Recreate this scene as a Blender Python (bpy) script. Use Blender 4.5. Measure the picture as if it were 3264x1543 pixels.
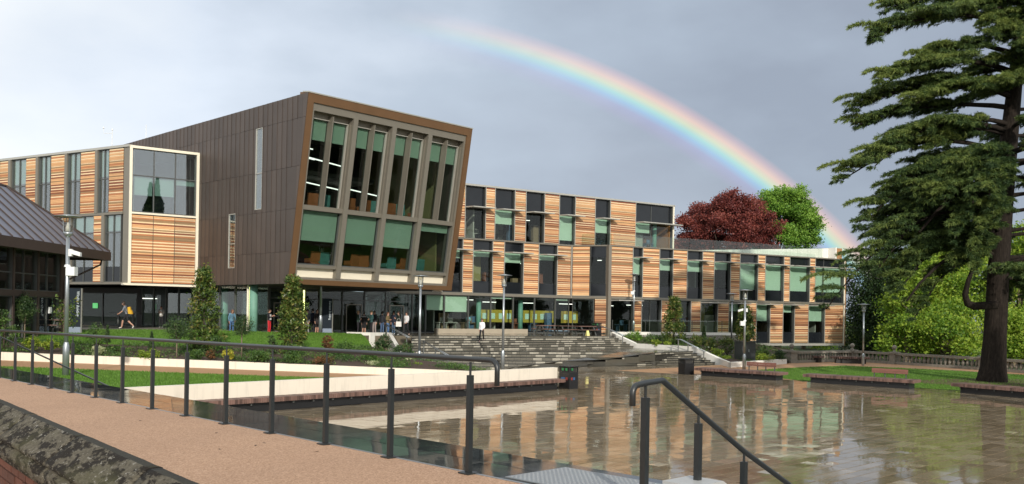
import bpy, bmesh, math, random
import numpy as np
from mathutils import Vector, Matrix
from math import sin, cos, pi, radians, sqrt, atan2
for o in list(bpy.data.objects): bpy.data.objects.remove(o)
random.seed(7); RNG = np.random.default_rng(7)
SC = bpy.context.scene; COL = SC.collection
# ------------------------------------------------------------------ camera
F, CX, CY, ROLL, EYE = 2823., 1632., 1001., .017, 3.4      # measured from the photograph (pixels of 3264 x 1543)
cam = bpy.data.cameras.new('camera'); co = bpy.data.objects.new('camera', cam); COL.objects.link(co)
cam.sensor_width = 36; cam.lens = 36 * F / 3264; cam.shift_y = (CY - 771.5) / 3264
cam.clip_start = .1; cam.clip_end = 3000
co.matrix_world = Matrix.Translation((0, 0, EYE)) @ Matrix.Rotation(pi / 2, 4, 'X') @ Matrix.Rotation(ROLL, 4, 'Z')
SC.camera = co
# ------------------------------------------------------------------ sky, sun
SUN_EL, SUN_AZ = radians(23), radians(11)                   # opposite the rainbow's centre
ANTI = Vector((-sin(SUN_AZ) * cos(SUN_EL), cos(SUN_AZ) * cos(SUN_EL), -sin(SUN_EL)))
world = bpy.data.worlds.new('World'); SC.world = world; world.use_nodes = True
def build_world():
    nt = world.node_tree; N = nt.nodes; L = nt.links; N.clear()
    def nd(t, **k):
        n = N.new(t)
        for a, b in k.items(): setattr(n, a, b)
        return n
    def math_(op, a, b=None, c=None, clamp=False):
        n = nd('ShaderNodeMath', operation=op, use_clamp=clamp)
        for i, x in enumerate((a, b, c)):
            if x is None: continue
            if isinstance(x, (int, float)): n.inputs[i].default_value = x
            else: L.new(x, n.inputs[i])
        return n.outputs[0]
    def mixc(fac, a, b, bt='MIX'):
        n = nd('ShaderNodeMix', data_type='RGBA', blend_type=bt)
        for s, x in ((0, fac), (6, a), (7, b)):
            if isinstance(x, (int, float)): n.inputs[s].default_value = x
            elif isinstance(x, tuple): n.inputs[s].default_value = (*x, 1)
            else: L.new(x, n.inputs[s])
        return n.outputs[2]
    tc = nd('ShaderNodeTexCoord'); D = tc.outputs['Generated']
    sky = nd('ShaderNodeTexSky', sky_type='NISHITA', sun_disc=False, sun_elevation=SUN_EL, sun_rotation=pi - SUN_AZ)
    def dot(v):
        n = nd('ShaderNodeVectorMath', operation='DOT_PRODUCT'); L.new(D, n.inputs[0]); n.inputs[1].default_value = v
        return n.outputs['Value']
    # rain cloud opposite the sun, lighter away from it
    away = math_('MULTIPLY_ADD', dot((.42, .90, 0)), -1, 1)
    mp = nd('ShaderNodeMapping'); mp.inputs['Scale'].default_value = (1, 1, 2.2); L.new(D, mp.inputs[0])
    n1 = nd('ShaderNodeTexNoise'); n1.inputs['Scale'].default_value = 2.6; n1.inputs['Detail'].default_value = 6; n1.inputs['Roughness'].default_value = .52
    L.new(mp.outputs[0], n1.inputs[0])
    n2 = nd('ShaderNodeTexNoise'); n2.inputs['Scale'].default_value = 7; n2.inputs['Detail'].default_value = 5; L.new(mp.outputs[0], n2.inputs[0])
    nz = math_('ADD', math_('MULTIPLY', n1.outputs[0], .7), math_('MULTIPLY', n2.outputs[0], .3))
    f = math_('ADD', math_('MULTIPLY', away, 1.75), math_('MULTIPLY', math_('SUBTRACT', nz, .5), .80))
    f = math_('ADD', f, math_('MULTIPLY', dot((0, 0, 1)), -.25))
    ramp = nd('ShaderNodeValToRGB'); L.new(f, ramp.inputs[0])
    e = ramp.color_ramp.elements
    e[0].position = .0; e[0].color = (.335, .385, .47, 1)
    e[1].position = .80; e[1].color = (.95, .98, 1.0, 1)
    x = e.new(.24); x.color = (.455, .53, .63, 1)
    x = e.new(.50); x.color = (.70, .775, .88, 1)
    cloud = ramp.outputs[0]
    base = mixc(.06, cloud, mixc(1.0, sky.outputs[0], (.1, .1, .1), 'MULTIPLY'))
    # rainbow: light from 40 to 43 degrees round the antisolar point
    ang = math_('MULTIPLY', math_('ARCCOSINE', dot(ANTI)), 180 / pi)
    t = math_('DIVIDE', math_('SUBTRACT', ang, 39.35), 2.8)
    rr = nd('ShaderNodeValToRGB'); L.new(t, rr.inputs[0]); re_ = rr.color_ramp.elements
    re_[0].position = .0; re_[0].color = (0, 0, 0, 1); re_[1].position = 1; re_[1].color = (0, 0, 0, 1)
    for p, c in ((.14, (.025, .0, .035)), (.28, (.04, .02, .10)), (.40, (.01, .13, .24)), (.51, (.07, .28, .19)), (.62, (.30, .31, .06)), (.74, (.42, .19, .04)), (.87, (.20, .06, .03))):
        k = re_.new(p); k.color = (*c, 1)
    right = nd('ShaderNodeMapRange', interpolation_type='SMOOTHSTEP'); L.new(dot((1, 0, 0)), right.inputs[0])
    right.inputs[1].default_value = -.16; right.inputs[2].default_value = .16
    bow = mixc(1.0, rr.outputs[0], right.outputs[0], 'MULTIPLY')
    inside = nd('ShaderNodeMapRange', interpolation_type='SMOOTHSTEP'); L.new(ang, inside.inputs[0])
    inside.inputs[1].default_value = 42; inside.inputs[2].default_value = 37; inside.inputs[3].default_value = .0; inside.inputs[4].default_value = .05
    tot = mixc(1.0, base, bow, 'ADD'); tot = mixc(1.0, tot, inside.outputs[0], 'ADD')
    bg = nd('ShaderNodeBackground'); L.new(tot, bg.inputs[0]); bg.inputs[1].default_value = 1.0
    out = nd('ShaderNodeOutputWorld'); L.new(bg.outputs[0], out.inputs[0])
build_world()
sl = bpy.data.lights.new('sun', 'SUN'); sl.energy = 3.3; sl.angle = radians(.8); sl.color = (1, .93, .82)
so = bpy.data.objects.new('sun', sl); COL.objects.link(so)
so.rotation_euler = ANTI.to_track_quat('-Z', 'Y').to_euler()
SC.view_settings.view_transform = 'Standard'; SC.view_settings.look = 'None'; SC.view_settings.exposure = .10; SC.view_settings.gamma = 1
SC.render.engine = 'CYCLES'
# ------------------------------------------------------------------ helpers
def ray(px, py):
    u = px - CX; v = CY - py; c, s = cos(ROLL), sin(ROLL)
    return (u * c - v * s) / F, (u * s + v * c) / F
def at(px, py, d):
    x, z = ray(px, py); return Vector((x * d, d, EYE + z * d))
def G(px, py, z=0.):
    x, k = ray(px, py); d = (z - EYE) / k; return Vector((x * d, d, z))
def V(*a): return Vector(a)
class MB:
    def __init__(s): s.v = []; s.f = []; s.m = []
    def add(s, vs, fs, mi=0):
        b = len(s.v); s.v += [tuple(x) for x in vs]; s.f += [tuple(b + i for i in f) for f in fs]; s.m += [mi] * len(fs); return s
    def quad(s, a, b, c, d, mi=0): return s.add((a, b, c, d), ((0, 1, 2, 3),), mi)
    def hexa(s, p, mi=0):          # p: 4 bottom (ccw from above) then 4 top
        return s.add(p, ((3, 2, 1, 0), (4, 5, 6, 7), (0, 1, 5, 4), (1, 2, 6, 5), (2, 3, 7, 6), (3, 0, 4, 7)), mi)
    def box(s, x0, x1, y0, y1, z0, z1, mi=0):
        return s.hexa([(x0, y0, z0), (x1, y0, z0), (x1, y1, z0), (x0, y1, z0), (x0, y0, z1), (x1, y0, z1), (x1, y1, z1), (x0, y1, z1)], mi)
    def prism(s, poly, z0, z1, mi=0):   # poly xy ccw; z may be lists
        n = len(poly); zl = lambda z, i: z[i] if isinstance(z, (list, tuple)) else z
        vs = [(p[0], p[1], zl(z0, i)) for i, p in enumerate(poly)] + [(p[0], p[1], zl(z1, i)) for i, p in enumerate(poly)]
        fs = [tuple(range(n))[::-1], tuple(range(n, 2 * n))] + [(i, (i + 1) % n, n + (i + 1) % n, n + i) for i in range(n)]
        return s.add(vs, fs, mi)
    def tube(s, pts, r, n=8, mi=0, cap=True):
        pts = [Vector(p) for p in pts]; k = len(pts); rs = r if isinstance(r, (list, tuple)) else [r] * k
        vs = []; up = None
        for i, p in enumerate(pts):
            t = (pts[min(i + 1, k - 1)] - pts[max(i - 1, 0)]).normalized()
            if up is None:
                up = Vector((0, 0, 1)) if abs(t.z) < .9 else Vector((1, 0, 0))
            a = t.cross(up)
            if a.length < 1e-5: a = t.cross(Vector((0, 1, 0)))
            a.normalize(); b = a.cross(t); up = b
            for j in range(n):
                q = 2 * pi * j / n; vs.append(p + (a * cos(q) + b * sin(q)) * rs[i])
        fs = [(i * n + j, i * n + (j + 1) % n, (i + 1) * n + (j + 1) % n, (i + 1) * n + j) for i in range(k - 1) for j in range(n)]
        if cap: fs += [tuple(range(n))[::-1], tuple(range((k - 1) * n, k * n))]
        return s.add(vs, fs, mi)
    def lathe(s, prof, c, n=12, mi=0):   # prof: (r, z)
        vs = [(c[0] + r * cos(2 * pi * j / n), c[1] + r * sin(2 * pi * j / n), c[2] + z) for r, z in prof for j in range(n)]
        k = len(prof)
        fs = [(i * n + j, i * n + (j + 1) % n, (i + 1) * n + (j + 1) % n, (i + 1) * n + j) for i in range(k - 1) for j in range(n)]
        fs += [tuple(range(n))[::-1], tuple(range((k - 1) * n, k * n))]
        return s.add(vs, fs, mi)
    def ball(s, c, r, n=10, mi=0, sc=(1, 1, 1)):
        m = max(4, n // 2); vs = []; fs = []
        for i in range(m + 1):
            th = pi * i / m
            for j in range(n):
                ph = 2 * pi * j / n; vs.append((c[0] + r * sc[0] * sin(th) * cos(ph), c[1] + r * sc[1] * sin(th) * sin(ph), c[2] - r * sc[2] * cos(th)))
        fs = [(i * n + j, i * n + (j + 1) % n, (i + 1) * n + (j + 1) % n, (i + 1) * n + j) for i in range(m) for j in range(n)]
        return s.add(vs, fs, mi)
    def mesh(s, name, mats, smooth=False):
        me = bpy.data.meshes.new(name); me.from_pydata(s.v, [], s.f)
        for m in (mats if isinstance(mats, (list, tuple)) else [mats]): me.materials.append(m)
        if any(s.m): me.polygons.foreach_set('material_index', s.m)
        if smooth: me.polygons.foreach_set('use_smooth', [True] * len(s.f))
        me.update(); return me
    def build(s, name, mats, parent=None, smooth=False, label=None):
        return link(name, s.mesh(name, mats, smooth), parent, label)
PINV = {}
def link(name, me, parent=None, label=None):
    o = bpy.data.objects.new(name, me); COL.objects.link(o)
    if parent is not None:
        o.parent = parent
        top = parent
        if parent.name in PINV: o.matrix_parent_inverse = PINV[parent.name]
    if label: o['label'] = label
    return o
def tag(o, label, cat, group=None):
    o['label'] = label; o['category'] = cat
    if group: o['group'] = group
    return o
def thing(name, label, cat, loc=(0, 0, 0), rz=0., group=None, world_parts=False):
    o = bpy.data.objects.new(name, None); COL.objects.link(o); o.location = loc; o.rotation_euler = (0, 0, rz); o.empty_display_size = .2
    if world_parts: PINV[o.name] = (Matrix.Translation(loc) @ Matrix.Rotation(rz, 4, 'Z')).inverted()
    return tag(o, label, cat, group)
def structure(o): o['kind'] = 'structure'; return o
def stuff(o): o['kind'] = 'stuff'; return o
def dup(root, loc, rz=0., label=None, scale=None):
    r = root.copy(); COL.objects.link(r); r.location = loc; r.rotation_euler = (0, 0, rz)
    if scale: r.scale = (scale,) * 3 if isinstance(scale, (int, float)) else scale
    if label: r['label'] = label
    for ch in list(root.children):
        c = ch.copy(); COL.objects.link(c); c.parent = r
        for g in list(ch.children):
            d = g.copy(); COL.objects.link(d); d.parent = c
    return r
class Fac:                      # a vertical facade: origin, unit direction along it, outward normal
    def __init__(s, A, B):
        s.A = Vector((A[0], A[1], 0)); d = Vector((B[0] - A[0], B[1] - A[1], 0)); s.len = d.length; s.m = d.normalized()
        s.n = Vector((s.m.y, -s.m.x, 0))
        if s.n.y > 0 and abs(s.n.y) > .05: s.n = -s.n
    def t(s, px, py=900):
        k, _ = ray(px, py); return (k * s.A.y - s.A.x) / (s.m.x - k * s.m.y)
    def z(s, px, py):
        t = s.t(px, py); _, k = ray(px, py); return EYE + k * (s.A.y + t * s.m.y)
    def p(s, t, z, o=0.): return s.A + s.m * t + s.n * o + Vector((0, 0, z))
    def box(s, mb, t0, t1, z0, z1, o0, o1, mi=0):
        if (s.m.cross(s.n)).z > 0: o0, o1 = o1, o0
        return mb.hexa([s.p(t0, z0, o1), s.p(t1, z0, o1), s.p(t1, z0, o0), s.p(t0, z0, o0), s.p(t0, z1, o1), s.p(t1, z1, o1), s.p(t1, z1, o0), s.p(t0, z1, o0)], mi)
def fast_mesh(name, verts, faces_n, mat, tint=None):
    """verts (k*faces_n,3): unshared polygons with faces_n corners"""
    me = bpy.data.meshes.new(name); nv = len(verts); nf = nv // faces_n
    me.vertices.add(nv); me.vertices.foreach_set('co', np.asarray(verts, np.float32).ravel())
    me.loops.add(nv); me.loops.foreach_set('vertex_index', np.arange(nv, dtype=np.int32))
    me.polygons.add(nf); me.polygons.foreach_set('loop_start', np.arange(0, nv, faces_n, dtype=np.int32)); me.polygons.foreach_set('loop_total', np.full(nf, faces_n, np.int32))
    for m in (mat if isinstance(mat, (list, tuple)) else [mat]): me.materials.append(m)
    if tint is not None:
        a = me.attributes.new('tint', 'FLOAT', 'FACE'); a.data.foreach_set('value', np.asarray(tint, np.float32))
    me.update(calc_edges=True); return me
# ------------------------------------------------------------------ materials
class NT:
    def __init__(s, name):
        s.mat = bpy.data.materials.new(name); s.mat.use_nodes = True; s.t = s.mat.node_tree; s.N = s.t.nodes; s.L = s.t.links
        s.b = s.N['Principled BSDF']; s.out = s.N['Material Output']
    def n(s, t, ins=None, **k):
        x = s.N.new(t)
        for a, b in k.items(): setattr(x, a, b)
        for a, b in (ins or {}).items():
            if isinstance(b, bpy.types.NodeSocket): s.L.new(b, x.inputs[a])
            else: x.inputs[a].default_value = b
        return x
    def ramp(s, fac, stops):
        r = s.n('ShaderNodeValToRGB'); s.L.new(fac, r.inputs[0]); e = r.color_ramp.elements
        e[0].position, e[0].color = stops[0][0], (*stops[0][1], 1); e[1].position, e[1].color = stops[-1][0], (*stops[-1][1], 1)
        for p, c in stops[1:-1]:
            k = e.new(p); k.color = (*c, 1)
        return r.outputs[0]
    def noise(s, scale, detail=4, rough=.55, vec=None, w=None):
        if vec is None: vec = s.n('ShaderNodeTexCoord').outputs['Object']
        return s.n('ShaderNodeTexNoise', {'Vector': vec, 'Scale': scale, 'Detail': detail, 'Roughness': rough}).outputs[0]
    def mix(s, fac, a, b, bt='MIX'):
        x = s.n('ShaderNodeMix', data_type='RGBA', blend_type=bt)
        for i, q in ((0, fac), (6, a), (7, b)):
            if isinstance(q, bpy.types.NodeSocket): s.L.new(q, x.inputs[i])
            elif isinstance(q, tuple): x.inputs[i].default_value = (*q, 1)
            else: x.inputs[i].default_value = q
        return x.outputs[2]
    def bump(s, h, strength, dist=.02):
        x = s.n('ShaderNodeBump', {'Height': h, 'Strength': strength, 'Distance': dist}); s.L.new(x.outputs[0], s.b.inputs['Normal']); return x
    def set(s, **k):
        for a, b in k.items():
            a = {'col': 'Base Color', 'rough': 'Roughness', 'metal': 'Metallic', 'spec': 'Specular IOR Level', 'coat': 'Coat Weight', 'coatr': 'Coat Roughness', 'em': 'Emission Color', 'ems': 'Emission Strength', 'ior': 'IOR'}[a]
            if isinstance(b, bpy.types.NodeSocket): s.L.new(b, s.b.inputs[a])
            elif isinstance(b, tuple): s.b.inputs[a].default_value = (*b, 1)
            else: s.b.inputs[a].default_value = b
        return s
def pm(name, col, rough=.6, metal=0., var=.18, scale=3., spec=.5, bump=0., bscale=60., piece=0.):
    """plain procedural material: base colour with noise variation, optional fine bump, optional per-object shift"""
    t = NT(name)
    c = t.mix(t.noise(scale, 5), tuple(x * (1 - var) for x in col), tuple(min(1, x * (1 + var)) for x in col))
    if piece:
        r = t.n('ShaderNodeObjectInfo').outputs['Random']
        c = t.mix(1.0, c, t.ramp(r, [(0, (1 - piece,) * 3), (1, (1 + piece,) * 3)]), 'MULTIPLY')
    t.set(col=c, rough=rough, metal=metal, spec=spec)
    if bump: t.bump(t.noise(bscale, 4), bump, .01)
    return t.mat
def leafmat(name, stops, rough=.55, trans=.25):
    t = NT(name); a = t.n('ShaderNodeAttribute', attribute_name='tint').outputs['Fac']
    c = t.ramp(a, stops); t.set(col=c, rough=rough, spec=.35)
    tr = t.n('ShaderNodeBsdfTranslucent', {'Color': c}); m = t.n('ShaderNodeMixShader', {0: trans})
    t.L.new(t.b.outputs[0], m.inputs[1]); t.L.new(tr.outputs[0], m.inputs[2]); t.L.new(m.outputs[0], t.out.inputs[0]); return t.mat
def glassmat(name, tint, f0=.05, rough=.0):
    t = NT(name); t.N.remove(t.b)
    fc = t.n('ShaderNodeLayerWeight', {'Blend': .5}).outputs['Facing']
    pw = t.n('ShaderNodeMath', {0: fc, 1: 4.5}, operation='POWER').outputs[0]
    k = t.n('ShaderNodeMath', {0: pw, 1: 1 - f0, 2: f0}, operation='MULTIPLY_ADD', use_clamp=True).outputs[0]
    tr = t.n('ShaderNodeBsdfTransparent', {'Color': (*tint, 1)}); gl = t.n('ShaderNodeBsdfGlossy', {'Roughness': rough})
    m = t.n('ShaderNodeMixShader', {0: k, 1: tr.outputs[0], 2: gl.outputs[0]}); t.L.new(m.outputs[0], t.out.inputs[0]); return t.mat
def emit(name, col, s):
    t = NT(name); t.set(col=(.8, .8, .8), em=col, ems=s); return t.mat
M = {}
def render_wall(name, c):
    t = NT(name); oc = t.n('ShaderNodeTexCoord').outputs['Object']; mp = t.n('ShaderNodeMapping', {'Vector': oc, 'Scale': (5, 5, .55)}).outputs[0]
    k = t.mix(t.noise(1.3, 5, vec=oc), tuple(x * .93 for x in c), tuple(x * 1.05 for x in c))
    k = t.mix(t.ramp(t.noise(1., 6, .65, vec=mp), [(.52, (0, 0, 0)), (.78, (.55, .55, .55))]), k, tuple(x * .62 for x in c)); t.set(col=k, rough=.75); t.bump(t.noise(90, 4, vec=oc), .15, .01); return t.mat
M['cream'] = render_wall('cream_render', (.72, .655, .55)); M['white'] = render_wall('white_render', (.75, .73, .67)); M['bench_stone'] = pm('buff_stone', (.36, .31, .235), .5, var=.15, scale=2)
M['offwhite'] = pm('cream_frame', (.78, .72, .58), .5, var=.05)
M['alu'] = pm('bronze_grey_aluminium', (.22, .20, .165), .42, metal=.35, var=.1)
M['alu_l'] = pm('light_aluminium', (.42, .41, .37), .4, metal=.3, var=.08)
M['mull'] = pm('mullion_grey', (.10, .105, .10), .45, metal=.3, var=.1)
M['copper'] = pm('bronze_rim', (.15, .080, .036), .5, metal=.25, var=.16, scale=1.5)
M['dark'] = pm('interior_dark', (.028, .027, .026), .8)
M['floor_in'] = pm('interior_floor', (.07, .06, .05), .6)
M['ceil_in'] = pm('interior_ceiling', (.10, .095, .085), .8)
M['olive'] = pm('olive_wall', (.26, .22, .095), .8, var=.1, scale=.6)
M['blind'] = pm('green_blind', (.42, .525, .41), .8, var=.05, scale=2, bump=.1, bscale=300)
M['teal_col'] = pm('teal_column', (.16, .33, .26), .6)
M['pin'] = pm('mustard_board', (.36, .27, .035), .8, var=.08)
M['pic'] = pm('pale_picture', (.45, .62, .52), .7, var=.3, scale=9)
M['glass'] = glassmat('window_glass', (.88, .94, .92), .028); M['glass_box'] = glassmat('tinted_window_glass', (.70, .77, .75), .035)
M['glass_sky'] = glassmat('reflective_window_glass', (.80, .88, .90), .22)
M['glass_clear'] = glassmat('balustrade_glass', (.90, .95, .92), .05)
t = NT('dark_spandrel_glass'); t.set(col=t.mix(t.noise(1.5), (.008, .010, .013), (.016, .019, .023)), rough=.06, spec=.4); M['spandrel'] = t.mat
M['rail'] = pm('graphite_paint', (.022, .025, .026), .36, var=.2, scale=25, spec=.5, bump=.06, bscale=150)
M['steel'] = pm('galvanised_steel', (.36, .39, .41), .33, metal=.7, var=.14, scale=8)
M['lampwhite'] = pm('lamp_housing', (.72, .73, .72), .45, var=.04)
M['black'] = pm('black_metal', (.012, .012, .013), .4)
M['soil'] = pm('bark_mulch', (.055, .034, .023), .95, var=.5, scale=14, bump=.6, bscale=40)
t = NT('brown_metal_panel')
nz = t.noise(.9, 5); r = t.n('ShaderNodeObjectInfo').outputs['Random']
c = t.mix(nz, (.062, .047, .040), (.088, .068, .058)); c = t.mix(1., c, t.ramp(r, [(0, (.84, .84, .84)), (1, (1.18, 1.16, 1.14))]), 'MULTIPLY')
t.set(col=c, rough=.47, metal=.2, spec=.5); M['brown'] = t.mat
TERRA = [('terracotta_cream', (.80, .60, .36)), ('terracotta_peach', (.68, .38, .18)), ('terracotta_orange', (.47, .185, .075)), ('terracotta_brown', (.25, .078, .036)), ('terracotta_olive', (.33, .205, .10))]
def terra(name, c):
    t = NT(name); oc = t.n('ShaderNodeTexCoord').outputs['Object']
    r = t.n('ShaderNodeObjectInfo').outputs['Random']
    k = t.mix(t.noise(1.1, 6, .6, vec=oc), tuple(x * .82 for x in c), tuple(min(1, x * 1.16) for x in c)); k = t.mix(1., k, t.ramp(r, [(0, (.86, .88, .92)), (1, (1.1, 1.06, 1.02))]), 'MULTIPLY')
    t.set(col=k, rough=.62); return t.mat
TM = [terra(n, c) for n, c in TERRA]
# ------------------------------------------------------------------ ground levels (metres): plaza 0, terrace and ramp about 1.75
TZ = 1.75
R0 = Vector((-.4, 8.76, 0)); BP = Vector((.724, .690, 0)).normalized(); AQ = Vector((-.690, .724, 0)).normalized()
def pq(p, q, z=0.): return R0 + BP * p + AQ * q + Vector((0, 0, z))
def rz_(q): return 1.82 - .0088 * q           # the ramp falls gently to the left
def loft(name, A, B, nu, nv, mat, bulge=None, rough=0.):
    """ruled surface between two polylines given as lists of points"""
    def samp(P, k):
        P = [Vector(p) for p in P]; L = [0]
        for a, b in zip(P, P[1:]): L.append(L[-1] + (b - a).length)
        out = []
        for i in range(k + 1):
            s = L[-1] * i / k; j = 0
            while j < len(P) - 2 and L[j + 1] < s: j += 1
            f = (s - L[j]) / max(1e-6, L[j + 1] - L[j]); out.append(P[j].lerp(P[j + 1], f))
        return out
    a = samp(A, nu); b = samp(B, nu); mb = MB(); vs = []
    for j in range(nv + 1):
        for i in range(nu + 1):
            f = j / nv; p = a[i].lerp(b[i], f)
            if bulge: p.z += bulge * sin(pi * f)
            if rough and 0 < j < nv: p.z += random.uniform(-rough, rough)
            vs.append(p)
    fs = [(j * (nu + 1) + i, (j + 1) * (nu + 1) + i, (j + 1) * (nu + 1) + i + 1, j * (nu + 1) + i + 1) for j in range(nv) for i in range(nu)]
    mb.add(vs, fs); o = mb.build(name, mat, None, True)
    if o.data.polygons[0].normal.z < 0: o.data.flip_normals()
    return o
t = NT('grass_turf'); c = t.ramp(t.noise(2.5, 6, .65), [(.3, (.06, .13, .012)), (.7, (.11, .22, .024))])
t.set(col=c, rough=.9, spec=.2); t.bump(t.noise(90, 5), .7, .03); M['turf'] = t.mat
t = NT('resin_gravel'); obj_c = t.n('ShaderNodeTexCoord').outputs['Object']
vor = t.n('ShaderNodeTexVoronoi', {'Vector': obj_c, 'Scale': 70.})
c = t.ramp(vor.outputs['Color'], [(0, (.25, .15, .088)), (.5, (.41, .262, .170)), (1, (.54, .37, .255))])
c = t.mix(t.noise(.7, 4, vec=obj_c), t.mix(1., c, (1.12, 1.08, 1.04), 'MULTIPLY'), t.mix(1., c, (.84, .80, .78), 'MULTIPLY')); t.set(col=c, rough=.75, spec=.3); t.bump(vor.outputs['Distance'], .5, .006); M['resin'] = t.mat
M['resin_far'] = pm('resin_path', (.36, .20, .095), .7, var=.16, scale=6)
M['ground'] = pm('rough_ground', (.05, .07, .025), .95, var=.4, scale=.3)
# wet stone: colour per piece, thin water film
def wet(name, cols, rough, base_rough, ripple=.0, nsc=6., tintattr=True):
    t = NT(name); oc = t.n('ShaderNodeTexCoord').outputs['Object']
    if tintattr: f = t.n('ShaderNodeAttribute', attribute_name='tint').outputs['Fac']
    else: f = t.n('ShaderNodeObjectInfo').outputs['Random']
    c = t.ramp(f, cols); c = t.mix(t.noise(nsc, 5, vec=oc), t.mix(1., c, (.84, .84, .84), 'MULTIPLY'), t.mix(1., c, (1.16, 1.16, 1.15), 'MULTIPLY'))
    rr = t.n('ShaderNodeMapRange', {0: t.noise(.55, 4, .6, vec=oc), 1: .42, 2: .62, 3: rough, 4: base_rough}).outputs[0]
    t.set(col=c, rough=rr, ior=1.5, spec=.62)
    if ripple: t.bump(t.noise(9, 3, vec=oc), ripple, .004)
    return t.mat
PAVE = [(0, (.155, .120, .074)), (.35, (.205, .162, .106)), (.7, (.255, .205, .142)), (.92, (.31, .255, .185)), (1, (.40, .345, .26))]
M['paver'] = wet('wet_sandstone_paving', PAVE, .015, .09, .07)
M['paver_o'] = wet('wet_sandstone_paver', PAVE, .015, .09, .07, tintattr=False)
SLATE = [(0, (.022, .027, .029)), (.5, (.038, .044, .046)), (1, (.062, .068, .069))]
M['slate'] = wet('wet_slate', SLATE, .03, .12, .05, tintattr=False)
M['stepdark'] = wet('wet_step_stone', [(0, (.045, .043, .036)), (1, (.085, .08, .066))], .05, .25, .05, tintattr=False)
M['joint'] = pm('dark_joint', (.018, .015, .012), .5, var=.3)
M['terrace'] = wet('wet_terrace_paving', [(0, (.10, .085, .06)), (1, (.16, .135, .10))], .04, .18, .05, tintattr=False)
# ground sheet out to the horizon
mb = MB(); mb.prism([(-700, -200), (900, -200), (900, 1500), (-700, 1500)], -1.5, -.6); structure(mb.build('ground', M['ground']))
# ------------------------------------------------------------------ foreground ramp, slate strip, steps down to the plaza
QL = 34.
mb = MB(); qs = [-9 + (QL + 9) * i / 40 for i in range(41)]
for a, b in zip(qs, qs[1:]):
    mb.quad(pq(-3.75, b, rz_(b)), pq(-3.75, a, rz_(a)), pq(.0, a, rz_(a)), pq(.0, b, rz_(b)))
    mb.quad(pq(-9., b, rz_(b) - .5), pq(-9., a, rz_(a) - .5), pq(-3.75, a, rz_(a) - .5), pq(-3.75, b, rz_(b) - .5))
structure(mb.build('ramp', M['resin']))
land = MB(); land.hexa([pq(.03, -9, -.6), pq(1.14, -9, -.6), pq(1.14, QL, -.6), pq(.03, QL, -.6), pq(.03, -9, rz_(-9) - .05), pq(1.14, -9, rz_(-9) - .05), pq(1.14, QL, rz_(QL) - .05), pq(.03, QL, rz_(QL) - .05)])
landing = structure(land.build('landing', M['joint']))
mb = MB(); mb.hexa([pq(0, -9, 1), pq(.03, -9, 1), pq(.03, QL, 1), pq(0, QL, 1), pq(0, -9, rz_(-9) + .006), pq(.03, -9, rz_(-9) + .006), pq(.03, QL, rz_(QL) + .006), pq(0, QL, rz_(QL) + .006)])
mb.build('edging_strip', M['steel'], landing)
q = -8.9; k = 0
while q < QL - 1:
    ln = random.choice((.75, .9, 1.2))
    for row, (p0, p1) in enumerate(((.035, .575), (.585, 1.16))):
        off = .37 * row; q0, q1 = q + off + .006, q + off + ln - .006; mb = MB(); tl = [random.uniform(-.002, .002) for _ in range(4)]
        c = [(p0, q0), (p1, q0), (p1, q1), (p0, q1)]
        mb.hexa([pq(p, qq, rz_(qq) - .045) for p, qq in c] + [pq(p, qq, rz_(qq) + tl[i]) for i, (p, qq) in enumerate(c)])
        mb.build('slab', M['slate'], landing); k += 1
    q += ln
# stair from the slate strip down to the plaza
stair = thing('plaza_stairs', 'wide dark stone stairs dropping from the slate strip to the wet plaza', 'stairs', pq(1.2, 6), world_parts=True)
for i in range(11):
    mb = MB(); z1 = lambda qq: (rz_(qq)) * (11 - i) / 12; p0 = 1.16 + .3 * i; p1 = p0 + .31
    c = [(p0, -9), (p1, -9), (p1, 20.3), (p0, 20.3)]
    mb.hexa([pq(p, qq, -.1) for p, qq in c] + [pq(p, qq, z1(qq)) for p, qq in c]); mb.build('step', M['stepdark'], stair)
# tactile strip of raised studs at the head of the stairs
tac = thing('tactile_paving', 'grey studded metal tactile strip at the head of the near stairs', 'paving', pq(.5, -1.2, rz_(-1)), world_parts=True)
mb = MB(); mb.hexa([pq(p, q, rz_(q) + .003) for p, q in ((.10, -2.6), (.95, -2.6), (.95, -.42), (.10, -.42))] + [pq(p, q, rz_(q) + .012) for p, q in ((.10, -2.6), (.95, -2.6), (.95, -.42), (.10, -.42))]); mb.build('plate', pm('tactile_plate', (.20, .215, .225), .35, var=.12, scale=9), tac)
mb = MB()
for i in range(14):
    for j in range(36):
        p, q = .14 + .058 * i, -2.57 + .06 * j; c = pq(p, q, rz_(q) + .012); mb.lathe([(.016, 0), (.011, .006)], c, 6)
stuff(mb.build('studs', pm('tactile_stud', (.24, .255, .265), .3), tac))
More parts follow.
